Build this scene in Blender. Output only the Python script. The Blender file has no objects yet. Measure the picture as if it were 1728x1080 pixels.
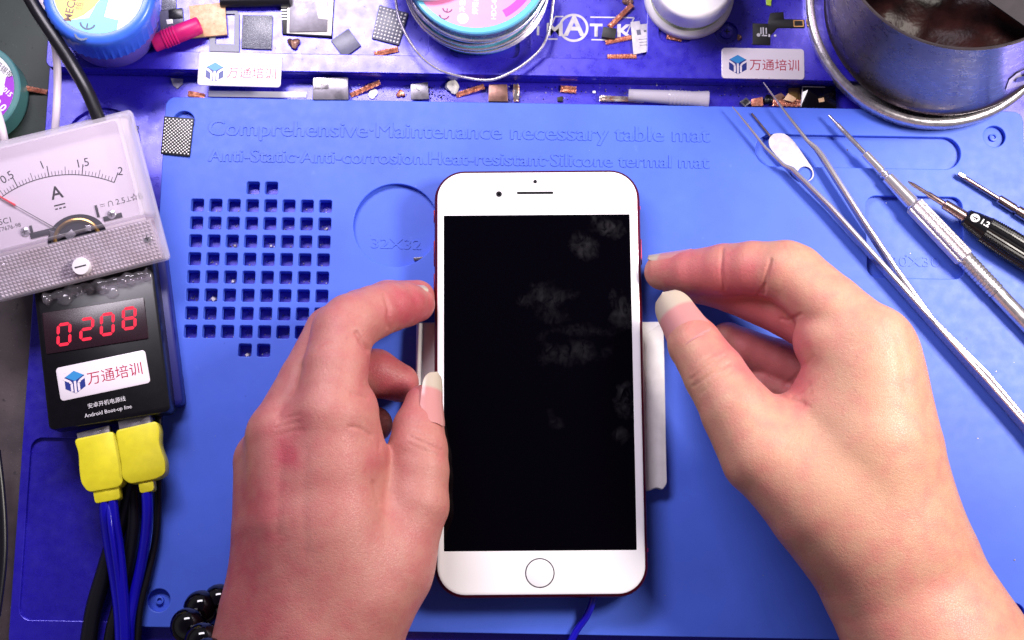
import bpy, bmesh, math, random
import numpy as np
from mathutils import Vector, Matrix

# ------------------------------------------------------------------ camera, world, lamps, exposure
S = 0.001                      # everything below is written in millimetres
scene = bpy.context.scene
COL = scene.collection
FPX, DIST, TILT = 2600.0, 600.0, math.atan(0.1716)
cam_d = bpy.data.cameras.new("camera"); cam_o = bpy.data.objects.new("camera", cam_d); COL.objects.link(cam_o)
cam_d.sensor_width = 36.0; cam_d.lens = FPX / 1728 * 36.0
cam_d.clip_start = 0.01; cam_d.clip_end = 50
CAM = Vector((0, -DIST * math.sin(TILT), DIST * math.cos(TILT)))
cam_o.location = CAM * S; cam_o.rotation_euler = (TILT, 0, 0)
scene.camera = cam_o

world = bpy.data.worlds.new("World"); scene.world = world; world.use_nodes = True
bg = world.node_tree.nodes["Background"]
bg.inputs[1].default_value = 1.0
_wt = world.node_tree; _tc = _wt.nodes.new("ShaderNodeTexCoord"); _sp = _wt.nodes.new("ShaderNodeSeparateXYZ"); _cr = _wt.nodes.new("ShaderNodeValToRGB")
_wt.links.new(_tc.outputs["Generated"], _sp.inputs[0]); _wt.links.new(_sp.outputs["Z"], _cr.inputs[0]); _wt.links.new(_cr.outputs[0], bg.inputs[0])
_e = _cr.color_ramp.elements                      # the room: dim walls below, lighter band higher up, dark ceiling behind the camera
_e[0].position = 0.0; _e[0].color = (.04, .035, .05, 1); _e[1].position = 1.0; _e[1].color = (.055, .045, .075, 1)
for _p, _c in ((.12, (.18, .17, .19, 1)), (.45, (.23, .215, .24, 1)), (.78, (.08, .07, .11, 1))):
    _n = _e.new(_p); _n.color = _c

def lamp(name, loc, target, sx, sy, watts, color):
    d = bpy.data.lights.new(name, 'AREA'); d.shape = 'RECTANGLE'; d.size = sx * S; d.size_y = sy * S
    d.energy = watts; d.color = color
    o = bpy.data.objects.new(name, d); COL.objects.link(o)
    o.location = Vector(loc) * S
    o.rotation_euler = (Vector(target) - Vector(loc)).to_track_quat('-Z', 'Y').to_euler()
    return o
lamp("desk_lamp", (-132, 238, 330), (-60, 0, 0), 250, 95, 1.95, (0.95, 0.88, 1.0))
lamp("work_light", (300, 74, 300), (50, -70, 0), 120, 80, 2.45, (1.0, 0.93, 0.86))
scene.view_settings.view_transform = 'Standard'; scene.view_settings.look = 'None'
scene.view_settings.exposure = 0.0; scene.view_settings.gamma = 1.0
scene.view_settings.use_curve_mapping = False
scene.cycles.max_bounces = 8; scene.cycles.transparent_max_bounces = 16
scene.cycles.caustics_reflective = False; scene.cycles.caustics_refractive = False
scene.cycles.sample_clamp_indirect = 4.0
R0 = random.Random(7)

# ------------------------------------------------------------------ helpers
_ct, _st = math.cos(TILT), math.sin(TILT)
def ray(px, py):
    x, y, z = (px - 864) / FPX, -(py - 540) / FPX, -1.0
    return Vector((x, _ct * y - _st * z, _st * y + _ct * z))
def P(px, py, z=0.0):
    d = ray(px, py); t = (z - CAM.z) / d.z
    return CAM + d * t
def LP(M, px, py, zl=0.0):
    """the point of local plane z=zl of frame M that is seen at this place, in local mm"""
    Mi = M.inverted(); o = Mi @ CAM; d = Mi.to_3x3() @ ray(px, py)
    t = (zl - o.z) / d.z; q = o + d * t
    return q.x, q.y
def frame(loc, rz=0.0, rx=0.0, ry=0.0):
    return Matrix.Translation(Vector(loc)) @ Matrix.Rotation(rz, 4, 'Z') @ Matrix.Rotation(rx, 4, 'X') @ Matrix.Rotation(ry, 4, 'Y')
def proj(p):
    """world mm -> photo pixel (numpy arrays n x 3)"""
    q = np.asarray(p, dtype=np.float64) - np.array(CAM)
    x = q[:, 0]; y = _ct * q[:, 1] + _st * q[:, 2]; z = -_st * q[:, 1] + _ct * q[:, 2]
    return np.stack([864 + FPX * x / -z, 540 - FPX * y / -z], 1)
rad = math.radians

def c(r, g, b):
    f = lambda u: (u / 255) / 12.92 if u / 255 <= 0.04045 else ((u / 255 + 0.055) / 1.055) ** 2.4
    return (f(r), f(g), f(b), 1)

def mat(name, col, rough=0.5, metal=0.0, spec=0.5, var=0.0, vs=0.3, col2=None, bump=0.0, bs=1.0, rvar=0.0,
        coat=0.0, sss=0.0, emit=None, es=0.0, spots=None, ior=None, detail=4, bdist=0.2):
    m = bpy.data.materials.new(name); m.use_nodes = True; nt = m.node_tree; N = nt.nodes; L = nt.links
    b = N["Principled BSDF"]; I = b.inputs
    I["Base Color"].default_value = col; I["Roughness"].default_value = rough; I["Metallic"].default_value = metal
    I["Specular IOR Level"].default_value = spec; I["Coat Weight"].default_value = coat
    I["Coat Roughness"].default_value = 0.08
    if ior: I["IOR"].default_value = ior
    if emit: I["Emission Color"].default_value = emit; I["Emission Strength"].default_value = es
    if sss:
        I["Subsurface Weight"].default_value = sss; I["Subsurface Radius"].default_value = (1, .35, .2); I["Subsurface Scale"].default_value = 0.002
    tc = N.new("ShaderNodeTexCoord"); mp = N.new("ShaderNodeMapping"); mp.inputs["Scale"].default_value = (1000, 1000, 1000)
    L.new(tc.outputs["Object"], mp.inputs[0]); V = mp.outputs[0]
    colout = None
    if var or col2:
        n = N.new("ShaderNodeTexNoise"); n.inputs["Scale"].default_value = vs; n.inputs["Detail"].default_value = detail; L.new(V, n.inputs["Vector"])
        mx = N.new("ShaderNodeMix"); mx.data_type = 'RGBA'
        mx.inputs[6].default_value = col if col2 else tuple(v * (1 - var) for v in col[:3]) + (1,)
        mx.inputs[7].default_value = col2 if col2 else tuple(min(1, v * (1 + var)) for v in col[:3]) + (1,)
        rp = N.new("ShaderNodeMapRange"); rp.inputs[1].default_value = .35; rp.inputs[2].default_value = .65
        L.new(n.outputs[0], rp.inputs[0]); L.new(rp.outputs[0], mx.inputs[0]); colout = mx.outputs[2]
    if spots:      # (scale, threshold, colour): specks and stains with a shape of their own
        for (sc, th, sc_col) in spots:
            n2 = N.new("ShaderNodeTexNoise"); n2.inputs["Scale"].default_value = sc; n2.inputs["Detail"].default_value = 6; L.new(V, n2.inputs["Vector"])
            rp2 = N.new("ShaderNodeMapRange"); rp2.inputs[1].default_value = th; rp2.inputs[2].default_value = th + .05; L.new(n2.outputs[0], rp2.inputs[0])
            mx2 = N.new("ShaderNodeMix"); mx2.data_type = 'RGBA'; mx2.inputs[7].default_value = sc_col; L.new(rp2.outputs[0], mx2.inputs[0])
            if colout is None: mx2.inputs[6].default_value = col
            else: L.new(colout, mx2.inputs[6])
            colout = mx2.outputs[2]
    if colout is not None: L.new(colout, I["Base Color"])
    if rvar:
        n3 = N.new("ShaderNodeTexNoise"); n3.inputs["Scale"].default_value = .25; n3.inputs["Detail"].default_value = 6; L.new(V, n3.inputs["Vector"])
        r3 = N.new("ShaderNodeMapRange"); r3.inputs[1].default_value = .3; r3.inputs[2].default_value = .7
        r3.inputs[3].default_value = max(.02, rough - rvar); r3.inputs[4].default_value = min(1, rough + rvar)
        L.new(n3.outputs[0], r3.inputs[0]); L.new(r3.outputs[0], I["Roughness"])
    if bump:
        n4 = N.new("ShaderNodeTexNoise"); n4.inputs["Scale"].default_value = bs; n4.inputs["Detail"].default_value = 3; L.new(V, n4.inputs["Vector"])
        bp = N.new("ShaderNodeBump"); bp.inputs["Strength"].default_value = bump; bp.inputs["Distance"].default_value = bdist * S
        L.new(n4.outputs[0], bp.inputs["Height"]); L.new(bp.outputs[0], I["Normal"])
    return m

def clear_plastic(name, tint, gloss=0.10, haze=0.0, grid=0.0):
    m = bpy.data.materials.new(name); m.use_nodes = True; nt = m.node_tree; N = nt.nodes; L = nt.links
    N.remove(N["Principled BSDF"]); out = N["Material Output"]
    tr = N.new("ShaderNodeBsdfTransparent"); tr.inputs[0].default_value = tint
    gl = N.new("ShaderNodeBsdfGlossy"); gl.inputs["Roughness"].default_value = gloss; gl.inputs[0].default_value = (1, 1, 1, 1)
    df = N.new("ShaderNodeBsdfDiffuse"); df.inputs[0].default_value = (.75, .70, .78, 1)
    lw = N.new("ShaderNodeMath"); lw.operation = 'MULTIPLY_ADD'; lw.inputs[1].default_value = .55; lw.inputs[2].default_value = .035
    fc = N.new("ShaderNodeLayerWeight"); fc.inputs[0].default_value = .5; pw = N.new("ShaderNodeMath"); pw.operation = 'POWER'; pw.inputs[1].default_value = 4.0
    L.new(fc.outputs["Facing"], pw.inputs[0]); L.new(pw.outputs[0], lw.inputs[0])
    m1 = N.new("ShaderNodeMixShader"); m1.inputs[0].default_value = haze; L.new(tr.outputs[0], m1.inputs[1]); L.new(df.outputs[0], m1.inputs[2])
    m2 = N.new("ShaderNodeMixShader"); L.new(lw.outputs[0], m2.inputs[0]); L.new(m1.outputs[0], m2.inputs[1]); L.new(gl.outputs[0], m2.inputs[2])
    L.new(m2.outputs[0], out.inputs[0])
    return m

class G:
    def __init__(s): s.v = []; s.f = []
    def add(s, v, f):
        n = len(s.v); s.v += [tuple(p) for p in v]; s.f += [tuple(i + n for i in q) for q in f]; return s
    def xf(s, M): s.v = [tuple(M @ Vector(p)) for p in s.v]; return s
    def join(s, o): return s.add(o.v, o.f)
    def loft(s, rings, cap0=True, cap1=True, closed=False):
        n = len(rings[0]); v = [p for r in rings for p in r]; f = []
        m = len(rings)
        for i in range(m if closed else m - 1):
            a, b = i * n, ((i + 1) % m) * n
            for j in range(n):
                k = (j + 1) % n; f.append((a + j, a + k, b + k, b + j))
        if cap0 and not closed: f.append(tuple(range(n - 1, -1, -1)))
        if cap1 and not closed: f.append(tuple((m - 1) * n + j for j in range(n)))
        return s.add(v, f)
    def prism(s, poly, z0, z1, ch=0.0, chb=0.0, seg=2):
        """upright extrusion of a counter-clockwise polygon with a rounded top edge"""
        steps = []
        if chb: steps += [(chb * (1 - math.sin(a)), z0 + chb * (1 - math.cos(a))) for a in [math.pi / 2 * i / seg for i in range(seg)]]
        else: pass
        if chb: steps.append((0, z0 + chb))
        else: steps.append((0, z0))
        if ch:
            steps += [(ch * (1 - math.cos(a)), z1 - ch + ch * math.sin(a)) for a in [math.pi / 2 * i / seg for i in range(seg + 1)]]
        else: steps.append((0, z1))
        return s.loft([[(x, y, z) for x, y in inset(poly, d)] for d, z in steps])
    def box(s, cx, cy, z0, w, h, t, rot=0.0, r=None, ch=None):
        m = min(w, h, t)
        r = m * .08 if r is None else r; ch = m * .08 if ch is None else ch
        p = rrect(w, h, r, 2 if r < 1 else 5)
        ca, sa = math.cos(rot), math.sin(rot)
        return s.prism([(cx + x * ca - y * sa, cy + x * sa + y * ca) for x, y in p], z0, z0 + t, ch)
    def tube(s, pts, r, n=12, cap=True, flat=1.0):
        pts = [Vector(p) for p in pts]; rr = r if isinstance(r, (list, tuple)) else [r] * len(pts)
        rings = []; up = None
        for i, p in enumerate(pts):
            d = (pts[min(i + 1, len(pts) - 1)] - pts[max(i - 1, 0)]).normalized()
            if up is None:
                up = Vector((0, 0, 1)) if abs(d.z) < .9 else Vector((1, 0, 0))
            up = (up - d * up.dot(d)).normalized(); sd = d.cross(up)
            rings.append([tuple(p + (sd * math.cos(a) + up * math.sin(a) * flat) * rr[i]) for a in [2 * math.pi * k / n for k in range(n)]])
        return s.loft(rings, cap, cap)
    def lathe(s, prof, n=48, cx=0, cy=0, mod=None):
        """profile [(radius, z)] turned about z, bottom to top"""
        rings = [[(cx + r * (mod(k / n, i) if mod else 1) * math.cos(2 * math.pi * k / n), cy + r * (mod(k / n, i) if mod else 1) * math.sin(2 * math.pi * k / n), z) for k in range(n)] for i, (r, z) in enumerate(prof)]
        return s.loft(rings)
    def sphere(s, p, r, n=16, sq=1.0):
        prof = [(max(1e-3, r * math.sin(a)), -r * sq * math.cos(a)) for a in [math.pi * i / (n // 2) for i in range(n // 2 + 1)]]
        g = G().lathe(prof, n); g.v = [(x + p[0], y + p[1], z + p[2]) for x, y, z in g.v]; return s.join(g)
    def text(s, body, size, x, y, z, rot=0.0, ext=0.03, bold=0.0, sx=1.0, shear=0.0, align='CENTER', spacing=1.0, bevel=0.0):
        cu = bpy.data.curves.new("lettering", 'FONT'); cu.body = body; cu.size = size; cu.extrude = ext; cu.offset = bold
        cu.align_x = align; cu.align_y = 'CENTER'; cu.resolution_u = 3; cu.shear = shear; cu.space_character = spacing
        if bevel: cu.bevel_depth = bevel; cu.bevel_resolution = 1
        ob = bpy.data.objects.new("lettering", cu); me = bpy.data.meshes.new_from_object(ob)
        ca, sa = math.cos(rot), math.sin(rot)
        v = [(x + q.co.x * sx * ca - q.co.y * sa, y + q.co.x * sx * sa + q.co.y * ca, z + q.co.z) for q in me.vertices]
        s.add(v, [tuple(p.vertices) for p in me.polygons])
        bpy.data.objects.remove(ob); bpy.data.curves.remove(cu); bpy.data.meshes.remove(me); return s
    def plate(s, outer, holes, z0, z1, bev=0.0):
        """flat plate with openings"""
        cu = bpy.data.curves.new("outline", 'CURVE'); cu.dimensions = '2D'; cu.fill_mode = 'BOTH'
        cu.extrude = (z1 - z0) / 2 - bev; cu.bevel_depth = bev; cu.bevel_resolution = 1; cu.offset = -bev
        for poly in [outer] + holes:
            sp = cu.splines.new('POLY'); sp.points.add(len(poly) - 1); sp.use_cyclic_u = True
            for q, (x, y) in zip(sp.points, poly): q.co = (x, y, 0, 1)
        ob = bpy.data.objects.new("outline", cu); me = bpy.data.meshes.new_from_object(ob)
        s.add([(q.co.x, q.co.y, q.co.z + (z0 + z1) / 2) for q in me.vertices], [tuple(p.vertices) for p in me.polygons])
        bpy.data.objects.remove(ob); bpy.data.curves.remove(cu); bpy.data.meshes.remove(me); return s

def inset(poly, d):
    if not d: return list(poly)
    n = len(poly); out = []
    for i in range(n):
        a, b, e = Vector(poly[i - 1]), Vector(poly[i]), Vector(poly[(i + 1) % n])
        u, w = (b - a), (e - b)
        if u.length < 1e-9: u = w
        if w.length < 1e-9: w = u
        u.normalize(); w.normalize()
        n1, n2 = Vector((-u.y, u.x)), Vector((-w.y, w.x)); k = n1 + n2
        k = k / max(.3, k.length_squared / 2)
        q = b + k * d; out.append((q.x, q.y))
    return out
def rrect(w, h, r, seg=6, cx=0.0, cy=0.0):
    r = max(1e-3, min(r, w / 2 - 1e-3, h / 2 - 1e-3)); out = []
    for (sx, sy, a0) in ((1, 1, 0), (-1, 1, 90), (-1, -1, 180), (1, -1, 270)):
        for k in range(seg + 1):
            a = rad(a0 + 90 * k / seg); out.append((cx + sx * (w / 2 - r) + r * math.cos(a), cy + sy * (h / 2 - r) + r * math.sin(a)))
    return out
def circ(cx, cy, r, n=48): return [(cx + r * math.cos(2 * math.pi * k / n), cy + r * math.sin(2 * math.pi * k / n)) for k in range(n)]
def ccw(p):
    a = sum(p[i - 1][0] * p[i][1] - p[i][0] * p[i - 1][1] for i in range(len(p)))
    return p if a > 0 else p[::-1]
def rpoly(p, r, seg=4):
    """round the corners of a polygon"""
    p = ccw(p); n = len(p); out = []
    for i in range(n):
        a, b, e = Vector(p[i - 1]), Vector(p[i]), Vector(p[(i + 1) % n])
        k = min(r, (a - b).length * .45, (e - b).length * .45)
        s0 = b + (a - b).normalized() * k; s1 = b + (e - b).normalized() * k
        for j in range(seg + 1):
            t = j / seg; q = s0 * (1 - t) ** 2 + b * 2 * t * (1 - t) + s1 * t * t; out.append((q.x, q.y))
    return out
def spline(pts, n=8):
    pts = [Vector(p) for p in pts]; out = []
    for i in range(len(pts) - 1):
        p0, p1, p2, p3 = pts[max(i - 1, 0)], pts[i], pts[i + 1], pts[min(i + 2, len(pts) - 1)]
        for k in range(n):
            t = k / n
            out.append(.5 * ((2 * p1) + (p2 - p0) * t + (2 * p0 - 5 * p1 + 4 * p2 - p3) * t * t + (3 * p1 - p0 - 3 * p2 + p3) * t ** 3))
    out.append(pts[-1]); return out

def obj(name, g, m, parent=None, smooth=38):
    me = bpy.data.meshes.new(name); me.from_pydata([(x * S, y * S, z * S) for x, y, z in g.v], [], g.f)
    bm = bmesh.new(); bm.from_mesh(me); bmesh.ops.recalc_face_normals(bm, faces=bm.faces); bm.to_mesh(me); bm.free()
    me.materials.append(m); me.update()
    if smooth:
        me.polygons.foreach_set("use_smooth", [True] * len(me.polygons)); me.set_sharp_from_angle(angle=rad(smooth))
    o = bpy.data.objects.new(name, me); COL.objects.link(o)
    if parent: o.parent = parent
    return o
def tag(o, label, cat, group=None):
    o['label'] = label; o['category'] = cat
    if group: o['group'] = group
    return o
def place(o, M):
    M = M.copy(); M.translation = M.translation * S; o.matrix_world = M; return o
def thing(name, label, cat, M=None, group=None):
    o = bpy.data.objects.new(name, None); o.empty_display_size = .005; COL.objects.link(o)
    if M is not None: place(o, M)
    return tag(o, label, cat, group)
def single(name, g, m, label, cat, M=None, group=None, smooth=38):
    o = obj(name, g, m, None, smooth)
    if M is not None: place(o, M)
    return tag(o, label, cat, group)
def setting(name, g, m, kind='structure', smooth=38):
    o = obj(name, g, m, None, smooth); o['kind'] = kind; return o
def at(px, py, z, rz=0.0): return frame(P(px, py, z), rz)
# ------------------------------------------------------------------ materials
M_ = {}
M_['desk'] = mat("worn_bench_top", c(98, 84, 84), .55, col2=c(70, 60, 62), vs=.06, spots=[(.35, .66, c(60, 52, 55)), (1.6, .70, c(170, 160, 160))], bump=.2)
M_['green'] = mat("green_cutting_mat", c(6, 28, 19), .55, col2=c(12, 38, 27), vs=.08, spots=[(.7, .70, c(70, 90, 86)), (3, .72, c(110, 125, 120))], bump=.15, bs=3)
M_['tray'] = mat("blue_anodised_metal", c(43, 29, 192), .30, metal=.3, ior=1.95, var=.16, vs=2.6, bump=.28, bs=3.2, bdist=.05, detail=6, rvar=.06, spots=[(1.3, .735, c(30, 22, 90)), (.9, .76, c(150, 150, 200))])
M_['mat'] = mat("blue_silicone", c(75, 106, 220), .46, spec=.32, var=.07, vs=.035, bump=.14, bs=5, bdist=.03, rvar=.05, spots=[(.11, .70, c(86, 116, 226)), (.33, .735, c(66, 92, 200)), (2.1, .765, c(150, 170, 235)), (1.7, .78, c(40, 60, 150))])
M_['logo'] = mat("grey_print", c(196, 190, 200), .5, var=.12, vs=.6)
M_['white'] = mat("white_plastic", c(232, 226, 232), .35, var=.02)
M_['phonewhite'] = mat("white_glass", c(243, 240, 243), .10, spec=.5)
M_['red'] = mat("red_metal", c(112, 8, 30), .32, metal=.7)
M_['dark'] = mat("black_plastic", c(9, 8, 12), .28, var=.2, vs=.4, spots=[(2.2, .74, c(70, 66, 74))])
M_['black'] = mat("matt_black", c(10, 9, 12), .5)
M_['glossblack'] = mat("polished_black_stone", c(4, 3, 6), .05, spec=.6)
M_['steel'] = mat("brushed_steel", c(200, 194, 200), .28, metal=.85, var=.08, vs=.5, rvar=.08)
M_['steelb'] = mat("polished_steel", c(232, 227, 236), .22, metal=.84)
M_['bronze'] = mat("warm_grey_steel", c(176, 152, 150), .30, metal=1.0, rvar=.06)
M_['knurl'] = mat("knurled_steel", c(214, 206, 214), .34, metal=.8, bump=.9, bs=2.6, bdist=.3)
M_['copper'] = mat("braided_copper", c(232, 162, 134), .36, metal=.6, col2=c(186, 104, 82), vs=1.2)
M_['tin'] = mat("tinned_braid", c(205, 200, 196), .30, metal=.8, col2=c(170, 130, 110), vs=.6)
M_['solder'] = mat("solder_wire", c(226, 218, 228), .25, metal=.75, rvar=.08)
M_['yellow'] = mat("yellow_plastic", c(228, 216, 40), .42, var=.05, vs=.3, spots=[(.5, .72, c(190, 176, 50))], bump=.15, bs=2)
M_['cable'] = mat("blue_cable", c(22, 14, 176), .22, spec=.6)
M_['rubber'] = mat("black_cable", c(16, 14, 22), .36, spec=.5)
M_['whitecable'] = mat("white_cable", c(222, 208, 218), .4, var=.06, vs=.1)
M_['magenta'] = mat("magenta_rubber", c(205, 24, 110), .42, var=.08)
M_['jarblue'] = mat("blue_jar_plastic", c(64, 112, 236), .28, var=.05, bump=.12, bs=.5)
M_['jarbody'] = mat("violet_jar_wall", c(112, 96, 190), .25, spec=.5)
M_['lab_y'] = mat("yellow_print", c(250, 222, 40), .35)
M_['lab_c'] = mat("cyan_print", c(80, 205, 245), .35)
M_['lab_w'] = mat("white_print", c(246, 243, 246), .35)
M_['lab_p'] = mat("pink_print", c(232, 138, 190), .35, var=.03)
M_['lab_m'] = mat("magenta_print", c(196, 40, 190), .35)
M_['lab_v'] = mat("violet_print", c(160, 40, 205), .35)
M_['ink'] = mat("dark_ink", c(26, 24, 40), .4)
M_['brownink'] = mat("brown_ink", c(90, 40, 12), .4)
M_['navyink'] = mat("navy_ink", c(18, 60, 100), .4)
M_['plumink'] = mat("plum_ink", c(90, 16, 80), .4)
M_['redink'] = mat("red_ink", c(176, 20, 62), .4)
M_['whiteink'] = mat("white_ink", c(225, 222, 228), .5)
M_['emb_d'] = mat("deep_blue_ink", c(30, 46, 130), .4)
M_['emb_l'] = mat("sky_blue_ink", c(52, 140, 205), .4)
M_['sticker'] = mat("glossy_white_sticker", c(232, 222, 232), .22, spots=[(.45, .70, c(190, 170, 160)), (1.5, .73, c(120, 105, 105))])
M_['cyan'] = mat("cyan_plastic", c(110, 200, 232), .22, spec=.55)
M_['teal'] = mat("teal_plastic", c(84, 138, 140), .35)
M_['lime'] = mat("lime_film", c(190, 224, 70), .4)
M_['beadwhite'] = mat("offwhite_jar", c(236, 230, 236), .3)
M_['pcbtan'] = mat("tan_board", c(226, 190, 150), .45, col2=c(206, 160, 120), vs=.5, spots=[(1.2, .66, c(120, 80, 60))])
M_['chipgrey'] = mat("grey_chip", c(96, 96, 118), .35, var=.1, vs=.8)
M_['speckchip'] = mat("scraped_chip", c(120, 122, 135), .35, col2=c(66, 66, 84), vs=2.6, spots=[(3.2, .60, c(210, 210, 215))])
M_['metalplate'] = mat("dull_metal", c(118, 114, 122), .36, metal=.8, var=.1, vs=.6, rvar=.1)
M_['brownplate'] = mat("brown_metal", c(150, 112, 100), .36, metal=.7, var=.15, vs=.5)
M_['ballw'] = mat("solder_ball", c(235, 232, 228), .3, metal=.2)
M_['foam'] = mat("white_foam", c(226, 222, 222), .7, var=.05, vs=.2, bump=.3, bs=.8)
M_['goo'] = mat("dark_rosin", c(7, 2, 3), .34, col2=c(36, 16, 15), vs=.07, detail=8, bump=.25, bs=.14, bdist=3, spec=.07)
M_['pot'] = mat("stained_steel", c(118, 108, 112), .29, metal=.9, var=.08, vs=.05, rvar=.06, spots=[(.08, .66, c(92, 82, 88)), (.22, .70, c(46, 38, 44))])
M_['dial'] = mat("dial_face", c(226, 212, 226), .5)
M_['scale'] = mat("dial_ink", c(34, 28, 38), .5)
M_['needle'] = mat("red_needle", c(230, 40, 60), .4)
M_['cover'] = clear_plastic("clear_cover", (.985, .975, .99, 1), .06, .05)
M_['rib'] = clear_plastic("ribbed_cover", (.96, .94, .97, 1), .12, .22)
M_['glue'] = clear_plastic("hot_glue", (.93, .91, .94, 1), .06, .06)
M_['tube'] = clear_plastic("frosted_tube", (.80, .78, .88, 1), .15, .42)
M_['brass'] = mat("brass", c(190, 150, 90), .3, metal=1.0)
M_['navy'] = mat("navy_plastic", c(24, 26, 110), .35)
M_['smoke'] = mat("smoked_window", c(40, 22, 30), .25, var=.15, vs=2)
M_['led'] = mat("lit_segment", c(120, 0, 10), .5, emit=(1.0, .010, .055, 1), es=1.1)
M_['crumb'] = mat("solder_crumbs", c(214, 206, 206), .4, metal=.3, col2=c(110, 86, 90), vs=.25)
M_['pebble'] = mat("white_flux_lump", c(226, 220, 214), .6, bump=.5, bs=1)

M_['wall'] = clear_plastic("cover_wall", (.96, .94, .97, 1), .10, .42)
M_['prism'] = mat("prismatic_plastic", c(236, 224, 238), .22, spec=.8, col2=c(214, 196, 206), vs=.12)
M_['blade'] = mat("grey_blade", c(46, 42, 46), .7, metal=.0, spec=.1, var=.1, vs=.2)
# ------------------------------------------------------------------ the bench
MR = rad(-1.03)
setting("desk", G().box(0, 0, -19, 900, 700, 10, r=1, ch=.2), M_['desk'])
q = [P(-420, -220, -8), P(104, -220, -8), P(86, 480, -8), P(-420, 480, -8)]
single("cutting_mat", G().prism(ccw([(v.x, v.y) for v in q]), -8.95, -8.0, .2), M_['green'], "dark green cutting mat at the left under the wick spool", "cutting mat")

# blue metal work tray: lower deck at z 0, raised back rail at z 9
MT = frame((0, 0, 0), MR)
def pl(px, py, z): return LP(MT, px, py, z)
x0 = (pl(82, 130, 0)[0] + pl(20, 1000, 0)[0]) / 2; xr = x0 + 412
yb = pl(864, 1130, 0)[1]; yt = pl(864, -160, 0)[1]
tray = thing("work_tray", "blue anodised metal repair tray with a raised back rail and pockets", "tray", MT)
outer = rrect(xr - x0, yt - yb, 9, 8, (x0 + xr) / 2, (yt + yb) / 2)
a = pl(48, 738, 0); b = pl(36, 1046, 0); e = pl(243, 1046, 0)
pocket = rrect(e[0] - (a[0] + b[0]) / 2, a[1] - b[1], 4.5, 6, (e[0] + (a[0] + b[0]) / 2) / 2, (a[1] + b[1]) / 2)
cc = pl(172, 244, 0)
g = G().plate(outer, [pocket, circ(cc[0], cc[1], 15.2)], -1.6, 0, .25)
g.plate(outer, [], -8.9, -1.7, .4)
obj("deck", g, M_['tray'], tray)
s_ = pl(231, 216, 0); obj("screw_hole", G().lathe([(.9, -.5), (.9, .05), (.55, .12), (.5, -.3)], 16, *s_), M_['dark'], tray)
yr = pl(864, 127, 9)[1]; xl = pl(78, 100, 9)[0]
railo = rrect(xr - xl, yt - yr, 3, 6, (xr + xl) / 2, (yt + yr) / 2)
def pk(xa, ya, xb, yb2, r, z=9):
    p, q2 = pl(xa, ya, z), pl(xb, yb2, z); return rrect(abs(q2[0] - p[0]), abs(q2[1] - p[1]), r, 5, (p[0] + q2[0]) / 2, (p[1] + q2[1]) / 2)
holes = [pk(258, -140, 722, 94, 2), pk(900, -140, 1092, 100, 4), pk(1112, 30, 1170, 72, 3.5), circ(*pl(1226, 55, 9), 4.6, 28), pk(760, 60, 876, 98, 3)]
g = G().plate(railo, holes, 7.4, 9, .25); g.plate(railo, [], .02, 7.3, .25)
obj("rail", g, M_['tray'], tray)
# print on the rail: letters, a plain A in a ring, a slanted frame
g = G()
def tl(px, py): return pl(px, py, 7.3)
def stroke(g, a, b, w, z, t=.05):
    a, b = Vector(a), Vector(b); d = (b - a).normalized(); n = Vector((-d.y, d.x)) * w / 2
    g.prism(ccw([tuple(a + n), tuple(a - n), tuple(b - n), tuple(b + n)]), z, z + t)
ZP = 7.33
g.text("i", 8.2, *tl(908, 49), ZP, ext=.02, bold=.12); g.text("M", 7.2, *tl(936, 51), ZP, ext=.02, bold=.25, sx=1.25)
g.text("T", 7.2, *tl(1006, 52), ZP, ext=.02, bold=.25, sx=1.1); g.text("K", 7.2, *tl(1052, 53), ZP, ext=.02, bold=.25, sx=1.2)
ac = tl(968, 47)
ring = [[(ac[0] + r * math.cos(t), ac[1] + r * math.sin(t), z) for r, z in ((5.9, ZP), (5.9, ZP + .05), (4.9, ZP + .05), (4.9, ZP))] for t in [2 * math.pi * k / 48 for k in range(48)]]
g.loft(ring, closed=True)
g.text("A", 11.5, ac[0] + .2, ac[1] + .3, ZP + .06, ext=.02, bold=.3)
for p, q2 in (((937, 28), (951, 28)), ((937, 28), (924, 56)), ((996, 29), (1070, 30)), ((1070, 30), (1056, 60)), ((925, 66), (941, 66)), ((998, 67), (1050, 68))):
    stroke(g, tl(*p), tl(*q2), .55, ZP)
obj("printed_logo", g, M_['logo'], tray, 0)

# silicone mat
MM = frame((0, 0, 0), MR)
ZM = 5.0
def ml(px, py, z=ZM): return LP(MM, px, py, z)
mtl, mtr, mbl = ml(266, 163), ml(1726, 187), ml(243, 1058)
mx0 = (mtl[0] + mbl[0]) / 2
outer = rrect(mtr[0] - mx0, mtl[1] - mbl[1], 4, 6, (mx0 + mtr[0]) / 2, (mtl[1] + mbl[1]) / 2)
cells = []; cellc = []
h0, h1, h2 = Vector(ml(333, 346)), Vector(ml(549, 348)), Vector(ml(321, 559))
ux, uy = (h1 - h0) / 7, (h2 - h0) / 7
idx = [(i, j) for j in range(8) for i in range(8)] + [(3, -1), (4, -1), (3, 8), (4, 8)]
for i, j in idx:
    p = h0 + ux * i + uy * j; cells.append(rrect(5.0, 5.0, .7, 3, p.x, p.y)); cellc.append(p)
cD = ml(668, 380); rD = (Vector(ml(596, 380)) - Vector(cD)).length
def mk(xa, ya, xb, yb2, r):
    p, q2 = ml(xa, ya), ml(xb, yb2); return rrect(abs(q2[0] - p[0]), abs(q2[1] - p[1]), r, 8, (p[0] + q2[0]) / 2, (p[1] + q2[1]) / 2)
slot = mk(1274, 226, 1622, 286, 6.6); square = mk(1461, 330, 1628, 471, 4)
rings = [ml(310, 205), ml(1678, 230), ml(1711, 1037), ml(268, 1013)]
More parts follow.
